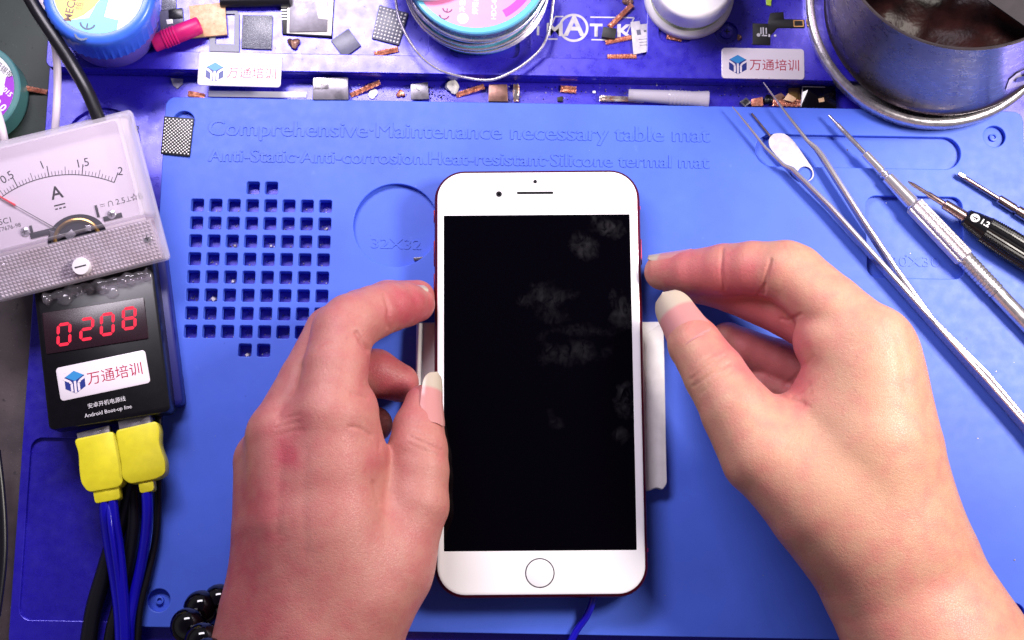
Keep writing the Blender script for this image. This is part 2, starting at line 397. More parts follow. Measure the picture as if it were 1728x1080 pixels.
g = G().plate(outer, cells + [circ(cD[0], cD[1], rD, 64), slot, square] + [circ(x, y, 4.3, 32) for x, y in rings], 2.6, ZM, .3)
g.plate(outer, cells, .05, 2.55, .1)
obj_mat = thing("silicone_mat", "light blue silicone repair mat with raised lettering and a grid of square pockets", "mat", MM)
obj("mat_sheet", g, M_['mat'], obj_mat)
for x, y in rings: obj("screw_boss", G().lathe([(4.25, 2.5), (4.25, 2.62), (3.4, 2.7), (1.6, 2.7), (1.5, 3.9), (.9, 4.0), (.8, 3.2)], 28, x, y), M_['mat'], obj_mat)
def line(body, p0, p1, size, z, ext, name, bold=.1):
    """raised line of text stretched between two places on the mat"""
    gg = G()
    for k in range(3 if bold else 1): gg.text(body, size, (k - 1) * bold if bold else 0, 0, z - .012 * k, ext=ext)
    xs = [v[0] for v in gg.v]; w = max(xs) - min(xs); mid = (max(xs) + min(xs)) / 2
    a, b = Vector(ml(*p0)), Vector(ml(*p1)); k = (b - a).length / w; an = math.atan2((b - a).y, (b - a).x); o = (a + b) / 2
    gg.v = [(o.x + ((v[0] - mid) * k) * math.cos(an) - v[1] * math.sin(an), o.y + ((v[0] - mid) * k) * math.sin(an) + v[1] * math.cos(an), v[2]) for v in gg.v]
    obj(name, gg, M_['mat'], obj_mat, 20)
line("Comprehensive·Maintenance necessary table mat", (352, 217), (1198, 229), 8.8, ZM + .02, .34, "raised_lettering")
line("Anti-Static·Anti-corrosion.Heat-resistant·Silicone termal mat", (352, 263), (1197, 275), 7.4, ZM + .02, .34, "raised_lettering")
line("32X32", (626, 409), (710, 412), 5.6, 2.62, .2, "raised_lettering", 0)
line("30X30", (1505, 440), (1588, 441), 5.6, 2.62, .2, "raised_lettering", 0)
# ------------------------------------------------------------------ phone on its pad
ZT = 17.5
pa, pb = P(908, 290, ZT), P(912, 1004, ZT); pc = (pa + pb) / 2
ang = math.atan2((pa - pb).y, (pa - pb).x) - math.pi / 2
PM = frame((pc.x, pc.y, 0), rad(.45)); PHL = (pa - pb).length
W_, H_ = 79.0, PHL + 2.2
phone = thing("smartphone", "red smartphone with a white front and a smudged black screen, held between both hands", "phone", PM)
def body_poly(d): return rrect(W_ - 2 * d, H_ - 2 * d, 11.5 - d, 10)
prof = [(2.2, 10.2), (.9, 10.6), (.25, 11.6), (0, 13), (0, 14.6), (.25, 15.8), (.9, 16.7), (1.4, 16.9)]
obj("body", G().loft([[(x, y, z) for x, y in body_poly(d)] for d, z in prof]), M_['red'], phone)
prof = [(1.5, 16.6), (1.28, 16.8), (1.22, 17.0), (1.35, 17.3), (1.8, 17.47), (2.4, ZT)]
front = obj("front_glass", G().loft([[(x, y, z) for x, y in body_poly(d)] for d, z in prof]), M_['phonewhite'], phone)
# screen with finger smudges
m = mat("screen_glass", c(2, 1, 4), .05, spec=.12)
nt = m.node_tree; N, L = nt.nodes, nt.links; b_ = N["Principled BSDF"]
mp = [n for n in N if n.type == 'MAPPING'][0]
st = N.new("ShaderNodeMapping"); st.inputs["Scale"].default_value = (1.0, .65, 1); st.inputs["Rotation"].default_value = (0, 0, rad(24)); L.new(mp.outputs[0], st.inputs[0])
nz = N.new("ShaderNodeTexNoise"); nz.inputs["Scale"].default_value = .30; nz.inputs["Distortion"].default_value = 1.6; nz.inputs["Detail"].default_value = 7; L.new(st.outputs[0], nz.inputs["Vector"])
acc = None
nw = N.new("ShaderNodeTexNoise"); nw.inputs["Scale"].default_value = .16; nw.inputs["Detail"].default_value = 3; L.new(mp.outputs[0], nw.inputs["Vector"])
SM = [(1022, 380, 9, 6, .55), (986, 412, 6, 6, .42), (922, 508, 11, 8, .30), (962, 592, 14, 6, .26), (1052, 530, 5, 9, .50), (1056, 680, 3.2, 8, .7), (1052, 735, 3.2, 4, .5), (935, 712, 3, 5, .14), (1000, 560, 16, 3, .22)]
for (px, py, rx, ry, k) in SM:
    lx, ly = LP(PM, px, py, ZT)
    mm = N.new("ShaderNodeMapping"); mm.vector_type = 'POINT'
    mm.inputs["Location"].default_value = (-lx / rx, -ly / ry, 0); mm.inputs["Scale"].default_value = (1 / rx, 1 / ry, 0); L.new(mp.outputs[0], mm.inputs[0])
    gr = N.new("ShaderNodeVectorMath"); gr.operation = 'LENGTH'; L.new(mm.outputs[0], gr.inputs[0])
    rp = N.new("ShaderNodeMapRange"); rp.inputs[1].default_value = 1.0; rp.inputs[2].default_value = .1; rp.inputs[3].default_value = 0; rp.inputs[4].default_value = k * .40; nd = N.new("ShaderNodeMath"); nd.operation = 'MULTIPLY_ADD'; nd.inputs[1].default_value = 2.6; L.new(nw.outputs[0], nd.inputs[0]); nd2 = N.new("ShaderNodeMath"); nd2.operation = 'SUBTRACT'; nd2.inputs[1].default_value = 1.3; L.new(gr.outputs["Value"], nd2.inputs[0]); L.new(nd2.outputs[0], nd.inputs[2]); L.new(nd.outputs[0], rp.inputs[0])
    if acc is None: acc = rp.outputs[0]
    else:
        ad = N.new("ShaderNodeMath"); ad.operation = 'MAXIMUM'; L.new(acc, ad.inputs[0]); L.new(rp.outputs[0], ad.inputs[1]); acc = ad.outputs[0]
r2 = N.new("ShaderNodeMapRange"); r2.inputs[1].default_value = .33; r2.inputs[2].default_value = .80; L.new(nz.outputs[0], r2.inputs[0])
mu = N.new("ShaderNodeMath"); mu.operation = 'MULTIPLY'; L.new(acc, mu.inputs[0]); L.new(r2.outputs[0], mu.inputs[1])
mx = N.new("ShaderNodeMix"); mx.data_type = 'RGBA'; mx.inputs[6].default_value = c(3, 2, 6); mx.inputs[7].default_value = c(92, 90, 96); L.new(mu.outputs[0], mx.inputs[0]); L.new(mx.outputs[2], b_.inputs["Base Color"])
mr_ = N.new("ShaderNodeMapRange"); mr_.inputs[3].default_value = .05; mr_.inputs[4].default_value = .6; L.new(mu.outputs[0], mr_.inputs[0]); L.new(mr_.outputs[0], b_.inputs["Roughness"])
sx0, sy0 = LP(PM, 748, 364, ZT); sx1, sy1 = LP(PM, 1075, 928, ZT); sx2, _ = LP(PM, 1062, 364, ZT); sx3, _ = LP(PM, 750, 928, ZT)
swid = ((sx2 - sx0) + (sx1 - sx3)) / 2
obj("screen", G().prism(rrect(swid, sy0 - sy1, .3, 2, (sx0 + sx1 + sx2 + sx3) / 4, (sy0 + sy1) / 2), ZT + .004, ZT + .03), m, phone)
hx, hy = LP(PM, 911, 967, ZT)
hb = obj("home_button", G().prism(circ(hx, hy, 5.0, 40), ZT + .004, ZT + .035, .02), M_['phonewhite'], phone)
rg = [[(hx + r * math.cos(t), hy + r * math.sin(t), z) for r, z in ((5.45, ZT), (5.4, ZT + .08), (5.05, ZT + .08), (5.0, ZT))] for t in [2 * math.pi * k / 56 for k in range(56)]]
obj("button_ring", G().loft(rg, closed=True), M_['metalplate'], hb)
ex, ey = LP(PM, 903, 325.5, ZT); obj("earpiece", G().prism(rrect(14, 1.0, .45, 4, ex, ey), ZT + .004, ZT + .04), M_['dark'], phone)
ex, ey = LP(PM, 842, 327.5, ZT); ca_ = obj("front_camera", G().prism(circ(ex, ey, 1.15, 24), ZT + .004, ZT + .035), M_['dark'], phone)
obj("lens", G().prism(circ(ex, ey, .5, 16), ZT + .036, ZT + .05), M_['glossblack'], ca_)
ex, ey = LP(PM, 903, 306.5, ZT); obj("sensor", G().prism(circ(ex, ey, .75, 20), ZT + .004, ZT + .035), M_['dark'], phone)
for y, h in ((63.5, 5), (49, 10), (36, 10)):
    obj("side_button", G().box(-W_ / 2 + .15, y, 12.5, .9, h, 2.2, r=.3, ch=.2), M_['red'], phone)
obj("side_button", G().box(W_ / 2 - .1, 49, 12.5, .9, 10, 2.2, r=.3, ch=.2), M_['red'], phone)
obj("antenna_band", G().box(W_ / 2 - .02, 66, 11.8, .2, 1.4, 3.6, r=.05, ch=.05), M_['magenta'], phone)
obj("antenna_band", G().box(W_ / 2 - .02, -64, 11.8, .2, 1.4, 3.6, r=.05, ch=.05), M_['magenta'], phone)

a, b = P(702, 545, 10), P(1124, 824, 10)
w, h = b.x - a.x, a.y - b.y
poly = [(-w / 2, h / 2)] + [(w / 2, h / 2 + .8)] + [(w / 2 + .6, -h / 2 + 2), (w / 2 - 1, -h / 2 - .3), (w / 2 - 3.5, -h / 2 + .5), (w / 2 - 6, -h / 2 - .6), (0, -h / 2), (-w / 2, -h / 2)]
pad = thing("support_pad", "white foam pad lying under the phone and sticking out on both sides", "pad", frame(((a.x + b.x) / 2, (a.y + b.y) / 2, 0), rad(-.3)))
obj("foam", G().prism(rpoly(poly, .8), ZM + .02, 10.15, .7, .3), M_['foam'], pad)
obj("rolled_edge", G().tube([(-w / 2 + 1.2, -h / 2 + 1, 10.3), (-w / 2 + 1.5, 0, 10.6), (-w / 2 + 1.2, h / 2 - 18, 10.5), (-w / 2 + 1.6, h / 2 - .6, 10.4)], 1.1, 10), M_['foam'], pad)
cb = spline([P(1003, 990, 11), P(1001, 1012, 10), P(990, 1040, 8), P(972, 1066, 7), P(955, 1100, 7), P(930, 1150, 7)])
single("charging_cable", G().tube(cb, 1.35, 12), M_['cable'], "thin blue cable running out from the bottom edge of the phone", "cable")

# ------------------------------------------------------------------ power module with lit red counter
mc = P(178, 610, 22); MA = rad(9.0)
QM = frame((mc.x, mc.y, 0), MA)
def q_(px, py, z=22): return LP(QM, px, py, z)
br, bl, trr = q_(285, 690), q_(85, 731), q_(262, 455)
bx0, bx1 = q_(60, 540)[0] * .5 + bl[0] * .5, (br[0] + trr[0]) / 2
by0 = (br[1] + bl[1]) / 2; by1 = by0 + 66
module = thing("power_module", "black power supply module with a lit red four digit counter, glued under the dial meter", "power supply", QM)
cx, cy = (bx0 + bx1) / 2, (by0 + by1) / 2
obj("housing", G().prism(rrect(bx1 - bx0, by1 - by0, 2.2, 5, cx, cy), 12, 22, .8, .4), M_['dark'], module)
obj("base_shell", G().prism(rrect(bx1 - bx0 + 4.6, by1 - by0 - 2.5, 2.2, 5, cx + .6, cy + 2.0), ZM + .1, 12.4, .6, .4), M_['navy'], module)
d0 = [q_(70, 531), q_(245, 498), q_(249, 566), q_(80, 605)]
dcx, dcy = sum(p[0] for p in d0) / 4, sum(p[1] for p in d0) / 4
disp = obj("display", G().box(dcx, dcy, 21.9, 38.5, 15.8, .55, r=.5, ch=.15), M_['smoke'], module)
SEG = {'0': "abcdef", '2': "abged", '8': "abcdefg"}
def seven(g, ch, cx, cy, z, w, h, t, sh=.12):
    hw, hh = w / 2, h / 2; gp = .18
    bars = {'a': (0, hh, 0), 'g': (0, 0, 0), 'd': (0, -hh, 0), 'f': (-hw, hh / 2, 1), 'b': (hw, hh / 2, 1), 'e': (-hw, -hh / 2, 1), 'c': (hw, -hh / 2, 1)}
    for s in SEG[ch]:
        x, y, vert = bars[s]; l = (hh if vert else w) / 2 - gp; k = t / 2
        p = [(-l, 0), (-l + k, -k), (l - k, -k), (l, 0), (l - k, k), (-l + k, k)]
        if vert: p = [(-yy, xx) for xx, yy in p]
        p = [(cx + x + xx + sh * (y + yy), cy + y + yy) for xx, yy in p]
        g.prism(ccw(p), z, z + .04)
for ch, (px, py) in zip("0208", ((108, 564), (146.5, 555), (181, 547), (218, 537))):
    lx, ly = q_(px, py, 22.5); g = G(); seven(g, ch, lx, ly, 22.46, 4.4, 7.6, 1.15)
    obj("digit", g, M_['led'], disp, 0)

EMB_OUT = [(0, 1.0), (.87, .5), (.87, -.5), (0, -1.0), (-.87, -.5), (-.87, .5)]
def emblem_parts(parent, ex, ey, r, z):
    g = G().prism(ccw([(ex + x * r, ey + y * r) for x, y in EMB_OUT]), z, z + .03)
    em = obj("emblem", g, M_['emb_d'], parent, 0)
    g = G().prism(ccw([(ex + x * r, ey + y * r) for x, y in ((0, 1.0), (.80, .54), (0, .10), (-.80, .54))]), z + .031, z + .045)
    obj("emblem_top", g, M_['emb_l'], em, 0)
    g = G()
    for pts in ([(-.98, .42), (-.48, .12), (-.30, -.1), (-.30, -.80)], [(.98, .42), (.48, .12), (.30, -.1), (.30, -.80)], [(0, .10), (0, -.95)]):
        for a, b in zip(pts, pts[1:]): stroke(g, (ex + a[0] * r, ey + a[1] * r), (ex + b[0] * r, ey + b[1] * r), .2 * r, z + .05, .02)
    obj("emblem_stripes", g, M_['sticker'], em, 0)
def label_parts(parent, M, corners, emb, let, z, esz, tsz, rot, mats=True, t=.35):
    w = (Vector(corners[1]) - Vector(corners[0])).length; h = (Vector(corners[2]) - Vector(corners[1])).length
    x = sum(p[0] for p in corners) / 4; y = sum(p[1] for p in corners) / 4
    s = obj("label", G().prism([(x + px * math.cos(rot) - py * math.sin(rot), y + px * math.sin(rot) + py * math.cos(rot)) for px, py in rrect(w, h, 1.3, 5)], z, z + t, .1), M_['sticker'], parent)
    return s
# sticker on the module
s0 = [q_(94, 619), q_(245, 590), q_(252, 646), q_(105, 680)]
rot = math.atan2(s0[1][1] - s0[0][1], s0[1][0] - s0[0][0]) * .6 + math.atan2(s0[2][1] - s0[3][1], s0[2][0] - s0[3][0]) * .4
lab = label_parts(module, QM, s0, None, None, 22.02, 0, 0, rot)
ex, ey = q_(127, 645); emblem_parts(lab, ex, ey, 4.3, 22.38)
ex, ey = q_(194.5, 632); obj("lettering", G().text("万通培训", 5.3, ex, ey, 22.39, rot=rot, ext=.015, bold=.0), M_['redink'], lab, 0)
ex, ey = q_(180, 679.5); obj("printed_text", G().text("安卓开机电源线", 2.05, ex, ey, 22.03, rot=rot, ext=.01), M_['whiteink'], module, 0)
ex, ey = q_(182.5, 694); obj("printed_text", G().text("Android Boot-up line", 2.05, ex, ey, 22.03, rot=rot, ext=.01), M_['whiteink'], module, 0)
# hot glue blobs along the joint with the meter
g = G(); R1 = random.Random(3)
for px, py in ((80, 508), (92, 500), (110, 503), (128, 493), (150, 494), (172, 486), (190, 490), (206, 480), (222, 478), (236, 470), (245, 466)):
    lx, ly = q_(px, py, 22.5); g.sphere((lx + R1.uniform(-.6, .6), ly + R1.uniform(-.4, 1.2), 22.2), R1.uniform(1.0, 3.0), 14, R1.uniform(.4, .9))
glp = spline([Vector((*q_(px, py, 22.5), 23 + R1.uniform(-.5, 1.0))) for px, py in ((74, 506), (100, 497), (130, 488), (165, 482), (200, 474), (230, 468), (252, 462))], 6)
g.tube(glp, [1.8 + .8 * math.sin(i * 1.1) * math.sin(i * .37 + 1) for i in range(len(glp))], 12)
obj("hot_glue", g, M_['glue'], module)

# ------------------------------------------------------------------ yellow plugs with blue leads
def plug(outline, collar, conn, zt, zb, strands, label):
    base = P(*outline[0], (zt + zb) / 2)
    M = frame((base.x, base.y, 0)); lp = lambda px, py, z: LP(M, px, py, z)
    t = thing("usb_lead", label, "usb lead", M, "yellow plugs in the power module")
    obj("plug", G().prism(rpoly([lp(x, y, zt) for x, y in outline], 1.8, 5), zb, zt, .6, .5), M_['yellow'], t)
    obj("plug_collar", G().prism(rpoly([lp(x, y, zt - 1) for x, y in collar], 1.2), zb + 1, zt - 1, .4, .3), M_['yellow'], t)
    obj("plug_shell", G().prism(rpoly([lp(x, y, zt - .8) for x, y in conn], .2), zb + 1.0, zt - .8, .2), M_['steel'], t)
    for pts, r in strands:
        q3 = [Vector(v) - Vector((base.x, base.y, 0)) for v in spline([P(*p) for p in pts])]
        obj("cord", G().tube(q3, r, 14), M_['cable'], t)
plug([(124, 741), (191, 727), (200, 752), (203, 774), (208, 813), (200, 822), (148, 831), (136, 815), (133, 792), (132, 765)],
     [(155, 822), (199, 814), (203, 842), (160, 850)], [(129, 731), (183, 718), (187, 742), (133, 752)], 19, 12,
     [([(176, 835, 16), (177, 870, 15), (182, 910, 12), (193, 975, 9), (201, 1040, 9), (204, 1110, 9)], 2.0), ([(189, 835, 16), (193, 875, 15), (200, 920, 13), (206, 980, 12.5), (211, 1050, 12), (213, 1110, 12)], 2.0), ([(183, 835, 15), (186, 880, 17), (192, 925, 16), (200, 985, 13.5), (206, 1045, 13), (208, 1110, 13)], 1.2)],
     "left yellow plug with three blue cords, pushed into the black power module")
plug([(194, 726), (264, 710), (269, 724), (268, 749), (279, 778), (279, 800), (264, 808), (218, 817), (205, 806), (204, 782), (198, 750)],
     [(232, 810), (258, 806), (260, 828), (236, 833)], [(199, 711), (252, 699), (256, 724), (203, 736)], 20, 13,
     [([(247, 822, 17), (249, 860, 16), (246, 905, 13), (238, 955, 10), (227, 1005, 9), (219, 1050, 10), (217, 1110, 10)], 2.05)],
     "right yellow plug with one thick blue cord, pushed into the black power module")
bk = spline([P(240, 690, 9), P(222, 800, 8), P(205, 870, 6), P(178, 960, 4), P(158, 1030, 4), P(146, 1110, 4)])
single("power_cable", G().tube(bk, 3.3, 14), M_['rubber'], "thick black cable lying under the blue leads at the bottom left", "cable")
bk = spline([P(268, 700, 10), P(268, 800, 9), P(264, 900, 8), P(250, 970, 8), P(236, 1030, 8), P(230, 1110, 8)])
single("power_cable", G().tube(bk, 1.5, 12), M_['rubber'], "thin black wire to the right of the blue leads", "cable")
bk = spline([P(216, 720, 8), P(226, 850, 7), P(222, 920, 6), P(206, 1000, 5), P(190, 1060, 5), P(182, 1110, 5)])
single("power_cable", G().tube(bk, 2.6, 12), M_['rubber'], "black cable half hidden between the two bunches of blue cord", "cable")

# ------------------------------------------------------------------ dial meter
ROT, TIL = rad(14.5), rad(11)
Rm = (Matrix.Rotation(ROT, 4, 'Z') @ Matrix.Rotation(TIL, 4, 'X'))
corner = P(289, 438, 23)
DM = Matrix.Translation(corner - (Rm @ Vector((33, -29, 0)))) @ Rm
def d_(px, py, z=9.0): return LP(DM, px, py, z)
meter = thing("dial_meter", "clear analogue ammeter with a white dial and a red needle, standing on the black module", "meter", DM)
obj("rear_case", G().lathe([(20, -14), (22, -13), (22, -1), (20, -.2)], 40), M_['dark'], meter)
obj("inner_base", G().box(0, 0, 1.2, 62, 54, 1.0, r=1, ch=.1), M_['dial'], meter)
obj("dial_plate", G().box(-1, 6, 7.9, 60, 40, 1.0, r=1, ch=.1), M_['dial'], meter)
# cover: tapered clear shell, window part high, ribbed apron sloping down to the lower edge
def cov(d, z, y0=-29, y1=29): return [(x, y, z) for x, y in rrect(66 - 2 * d, (y1 - y0) - 2 * d, 1.6, 4, 0, (y0 + y1) / 2)]
obj("rim", G().loft([cov(0, 0), cov(0, 2.4), cov(.4, 3.0), cov(2.0, 3.0), cov(2.0, .4)], True, True), M_['wall'], meter)
win = [cov(.5, 2.8, -13), cov(2.2, 12.4, -14), cov(2.8, 13.2, -14.2), cov(4.5, 13.4, -15.5)]
obj("window", G().loft([cov(4.4, 13.2, -15.6), cov(4.5, 13.4, -15.5)], True, True), M_['cover'], meter)
obj("window_frame", G().loft(win, False, False), M_['wall'], meter)
g = G(); nx, ny = 42, 11
for j in range(ny):
    for i in range(nx):
        x = -30.6 + 61.2 * (i + .5) / nx; v = (j + .5) / ny; y = -28 + 14.5 * v; z = 4.4 + 7.6 * v
        w, h = 61.2 / nx * .47, 14.5 / ny * .47
        g.add([(x - w, y - h, z - .48), (x + w, y - h, z - .48), (x + w, y + h, z + .06), (x - w, y + h, z + .06), (x, y, z + .22)], [(0, 1, 4), (1, 2, 4), (2, 3, 4), (3, 0, 4)])
ap = obj("ribbed_apron", G().loft([[(-31.8, -28.6, 3.0), (31.8, -28.6, 3.0), (31.2, -13.2, 12.0), (-31.2, -13.2, 12.0)], [(-31.8, -28.4, 4.2), (31.8, -28.4, 4.2), (31.0, -13.2, 12.6), (-31.0, -13.2, 12.6)]]), M_['rib'], meter)
obj("prism_grid", g, M_['prism'], ap, 0)
kx, ky = d_(137, 449.5, 8.5); obj("adjuster_knob", G().lathe([(3.3, 5), (3.3, 9.2), (3.0, 9.7), (.1, 9.8)], 28, kx, ky), M_['white'], meter)
kn = G().box(kx, ky, 9.75, 4.2, .5, .15); obj("slot", kn, M_['scale'], meter)
for px, py, z in ((188.7, 362, 8.9), (42.4, 391, 8.9), (249, 402, 8), (4, 451, 7)):
    lx, ly = d_(px, py, z); s = obj("screw", G().lathe([(1.7, z), (1.65, z + .5), (1.0, z + .9), (.05, z + 1)], 20, lx, ly), M_['steelb'], meter)
    obj("cross_slot", G().box(lx, ly, z + .9, 1.8, .35, .15).box(lx, ly, z + .91, .35, 1.8, .15), M_['scale'], s)
# scale
ZD = 8.93
A3 = [Vector(d_(px, py)) for px, py in ((30, 316), (107, 295), (192.6, 308))]
(ax, ay), (bx, by), (cx_, cy_) = A3
dd = 2 * (ax * (by - cy_) + bx * (cy_ - ay) + cx_ * (ay - by))
ox = ((ax**2 + ay**2) * (by - cy_) + (bx**2 + by**2) * (cy_ - ay) + (cx_**2 + cy_**2) * (ay - by)) / dd
oy = ((ax**2 + ay**2) * (cx_ - bx) + (bx**2 + by**2) * (ax - cx_) + (cx_**2 + cy_**2) * (bx - ax)) / dd
Rr = math.hypot(ax - ox, ay - oy)
an = lambda px, py: math.atan2(d_(px, py)[1] - oy, d_(px, py)[0] - ox)
t05, t1, t15, t2 = an(30, 316), an(78.5, 298.5), an(138, 295), an(192.6, 308)
step = (t2 - t05) / 30
g = G()
for k in range(-10, 31):
    t = t05 + step * k; l = 4.0 if k % 10 == 0 else (3.0 if k % 5 == 0 else 1.7)
    u = Vector((math.cos(t), math.sin(t))); o = Vector((ox, oy))
    stroke(g, o + u * Rr, o + u * (Rr + l), .34 if k % 10 == 0 else .2, ZD, .02)
    if k < 30:
        t3 = t + step; stroke(g, o + u * Rr, o + Vector((math.cos(t3), math.sin(t3))) * Rr, .3, ZD + .022, .02)
for s, px, py, r in (("0.5", 12, 299.5, 18), ("1", 71, 279, 8), ("1.5", 139, 275.5, -3), ("2", 203, 289.5, -16)):
    lx, ly = d_(px, py); g.text(s, 4.3, lx, ly, ZD + .01, rot=rad(r), ext=.01)
obj("scale_marks", g, M_['scale'], meter, 0)
g = G(); lx, ly = d_(95.4, 326); g.text("A", 6.6, lx, ly, ZD + .01, ext=.01, bold=.1)
g.box(lx, ly - 4.4, ZD, 4.2, .5, .02)
for dx in (-1.5, 0, 1.5): g.box(lx + dx, ly - 5.7, ZD, 1.0, .5, .02)
lx, ly = d_(206, 339); g.text("2.5", 3.0, lx - .6, ly, ZD + .01, ext=.01, bold=-.01)
g.text("B", 3.2, lx + 6.9, ly, ZD + .01, ext=.01); g.text("∩", 3.0, lx - 4.4, ly, ZD + .01, ext=.01); g.text("⊥", 2.8, lx + 2.4, ly, ZD + .01, ext=.01); g.text("☆", 3.2, lx + 4.7, ly, ZD + .01, ext=.01)
g.box(lx - 7.4, ly + .5, ZD, 1.8, .2, .02)
for dx in (-.6, 0, .6): g.box(lx - 7.4 + dx, ly - .2, ZD, .4, .2, .02)
lx, ly = d_(6, 374); g.text("85C1", 3.0, lx, ly, ZD + .01, ext=.01)
lx, ly = d_(8, 386); g.text("GB/T7676-98", 2.2, lx, ly, ZD + .01, ext=.01)
obj("dial_print", g, M_['scale'], meter, 0)
nx0, ny0 = d_(96, 386); nx1, ny1 = d_(27, 347); nx2, ny2 = d_(-14, 323)
obj("needle", G().tube([(nx0, ny0, 9.8), (nx1, ny1, 9.8)], [.19, .12], 6), M_['metalplate'], meter)
obj("needle_tip", G().tube([(nx1, ny1, 9.8), (nx2, ny2, 9.8)], [.42, .2], 6), M_['needle'], meter)
mx_, my_ = d_(128, 392)
mv = obj("movement", G().plate([(mx_ + 11 * math.cos(t), my_ - 2.5 + 9.0 * math.sin(t)) for t in [math.pi * k / 24 for k in range(25)]], [], 8.95, 9.1), M_['ink'], meter)
obj("coil_frame", G().tube([(mx_ + 8 * math.cos(t), my_ - 2 + 6.5 * math.sin(t), 9.6) for t in [math.pi * k / 18 for k in range(19)]], .75, 8), M_['brass'], mv)
obj("pivot_bridge", G().box(mx_ - 2, my_ - .6, 9.2, 3.6, 2.6, 1.1, .5).box(mx_ + 5, my_ + .2, 9.2, 2, 2.0, .9, -.3), M_['steelb'], mv)
obj("zero_adjuster", G().prism(ccw([(mx_ - 9, my_ + 3), (mx_ - 4, my_ - .5), (mx_ - 9.5, my_ - 2)]), 9.15, 9.8, .1), M_['metalplate'], mv)
lx, ly = d_(78, 392); obj("back_bracket", G().box(lx, ly, 8.95, 12, 2.2, .3).box(lx - 5, ly + 2, 8.95, 1.0, 3.6, .3).box(lx + 25, ly - .5, 8.95, 7, 1.8, .3).box(lx + 20, ly + 3, 8.95, .9, 4.5, .3), M_['ink'], mv)

# cables above the meter
def cable(name, pts, r, m, label, n=14):
    return single(name, G().tube(spline([P(*p) for p in pts]), r, n), M_[m], label, "cable")
cable("black_cable", [(44, -14, 44), (66, 24, 44), (92, 64, 43), (122, 110, 41), (150, 160, 40), (176, 226, 36), (190, 270, 24)], 2.5, 'rubber', "thick black cable running diagonally over the blue jar to the dial meter")
cable("white_cable", [(62, -30, 34), (80, 30, 34), (93, 80, 30), (97, 130, 26), (95, 190, 26), (90, 260, 22)], 1.5, 'whitecable', "white cable running straight up beside the blue jar, under the black one")
cable("white_cable", [(-22, 130, 24), (-8, 180, 26), (4, 222, 27), (12, 270, 22)], 1.7, 'whitecable', "white cable at the far left edge, lying over the purple spool")
cable("black_cable", [(-6, 760, 6), (2, 830, 6), (6, 900, 6), (4, 960, 6), (-6, 1040, 6)], 1.6, 'rubber', "black cable curving along the bench at the far left edge")
# ------------------------------------------------------------------ labels on the rail
def rail_label(cpx, cpy, w, h, z, rot, label, ez, lz, es, ls):
    M = at(cpx, cpy, z, rot); t = thing("name_plate", label, "name plate", M, "name plates on the rail")
    l = obj("plate", G().prism(rrect(w, h, 1.4, 5), 0, .6, .15), M_['sticker'], t)
    emblem_parts(t, ez[0], ez[1], es, .61); obj("lettering", G().text("万通培训", ls, lz[0], lz[1], .63, ext=.015, bold=.0), M_['redink'], t, 0)
rail_label(1287, 108, 32.6, 12.6, 9.05, rad(-1.0), "white name plate with a blue emblem and red characters, beside the steel pot", (-9.9, -.6), (4.6, -.9), 4.0, 5.0)
rail_label(405, 118, 32.8, 13.8, 9.05, rad(-1.6), "white name plate with a blue emblem left of the dull metal plate", (-9.8, -1.4), (4.8, -1.7), 4.0, 5.0)

# ------------------------------------------------------------------ blue jar, spools, white jar
def disc_patch(g, poly, r, z, t=.03):
    """clip a polygon to a disc and lay it flat"""
    out = []
    n = len(poly)
    for i in range(n):
        a, b = Vector(poly[i]), Vector(poly[(i + 1) % n])
        for k in range(16):
            q = a.lerp(b, k / 16); out.append(tuple(q if q.length <= r else q.normalized() * r))
    g.prism(ccw(out), z, z + t); return g
b0 = P(192, 46, 9); JM = frame((b0.x, b0.y, 10.7), 0, 0, rad(6))
jar = thing("paste_jar", "round blue jar with a yellow, cyan and white lid at the top left", "jar", JM)
obj("jar_wall", G().lathe([(16.2, .05), (17.4, .5), (18.0, 2), (19.0, 20), (18.5, 21)], 64), M_['jarbody'], jar)
obj("lid", G().lathe([(19.9, 18.5), (20.5, 19), (20.8, 32), (20.4, 34.4), (19.4, 35.6), (18.2, 36), (16.9, 36), (16.7, 35.7), (.1, 35.7)], 96, mod=lambda u, i: 1 + (.012 * (1 if int(u * 96) % 2 else -1) if 1 <= i <= 2 else 0)), M_['jarblue'], jar)
g = G().prism(circ(0, 0, 16.3, 64), 35.720, 27.8); lidl = obj("lid_label", g, M_['lab_w'], jar)
jt = lambda px, py: LP(JM, px, py, 35.8)
def jp(pts): return [jt(*p) for p in pts]
obj("cyan_field", disc_patch(G(), jp([(95, 36), (150, 30), (182, -30), (184, -2), (176, 28), (200, 34), (192, 80), (90, 90)]), 16.28, 35.810), M_['lab_c'], lidl, 0)
obj("yellow_field", disc_patch(G(), jp([(80, -30), (178, -40), (170, -2), (156, 14), (140, 26), (118, 35), (92, 38)]), 16.28, 35.845), M_['lab_y'], lidl, 0)
lx, ly = jt(124, -8); obj("printed_text", G().text("MECHANIC", 4.1, lx, ly, 35.900, rot=rad(81), ext=.01, bold=.1, align='CENTER'), M_['brownink'], lidl, 0)
lx, ly = jt(137.5, 4); obj("printed_text", G().text("維修佬", 3.6, lx, ly + 2.2, 35.900, rot=rad(81), ext=.01), M_['brownink'], lidl, 0)
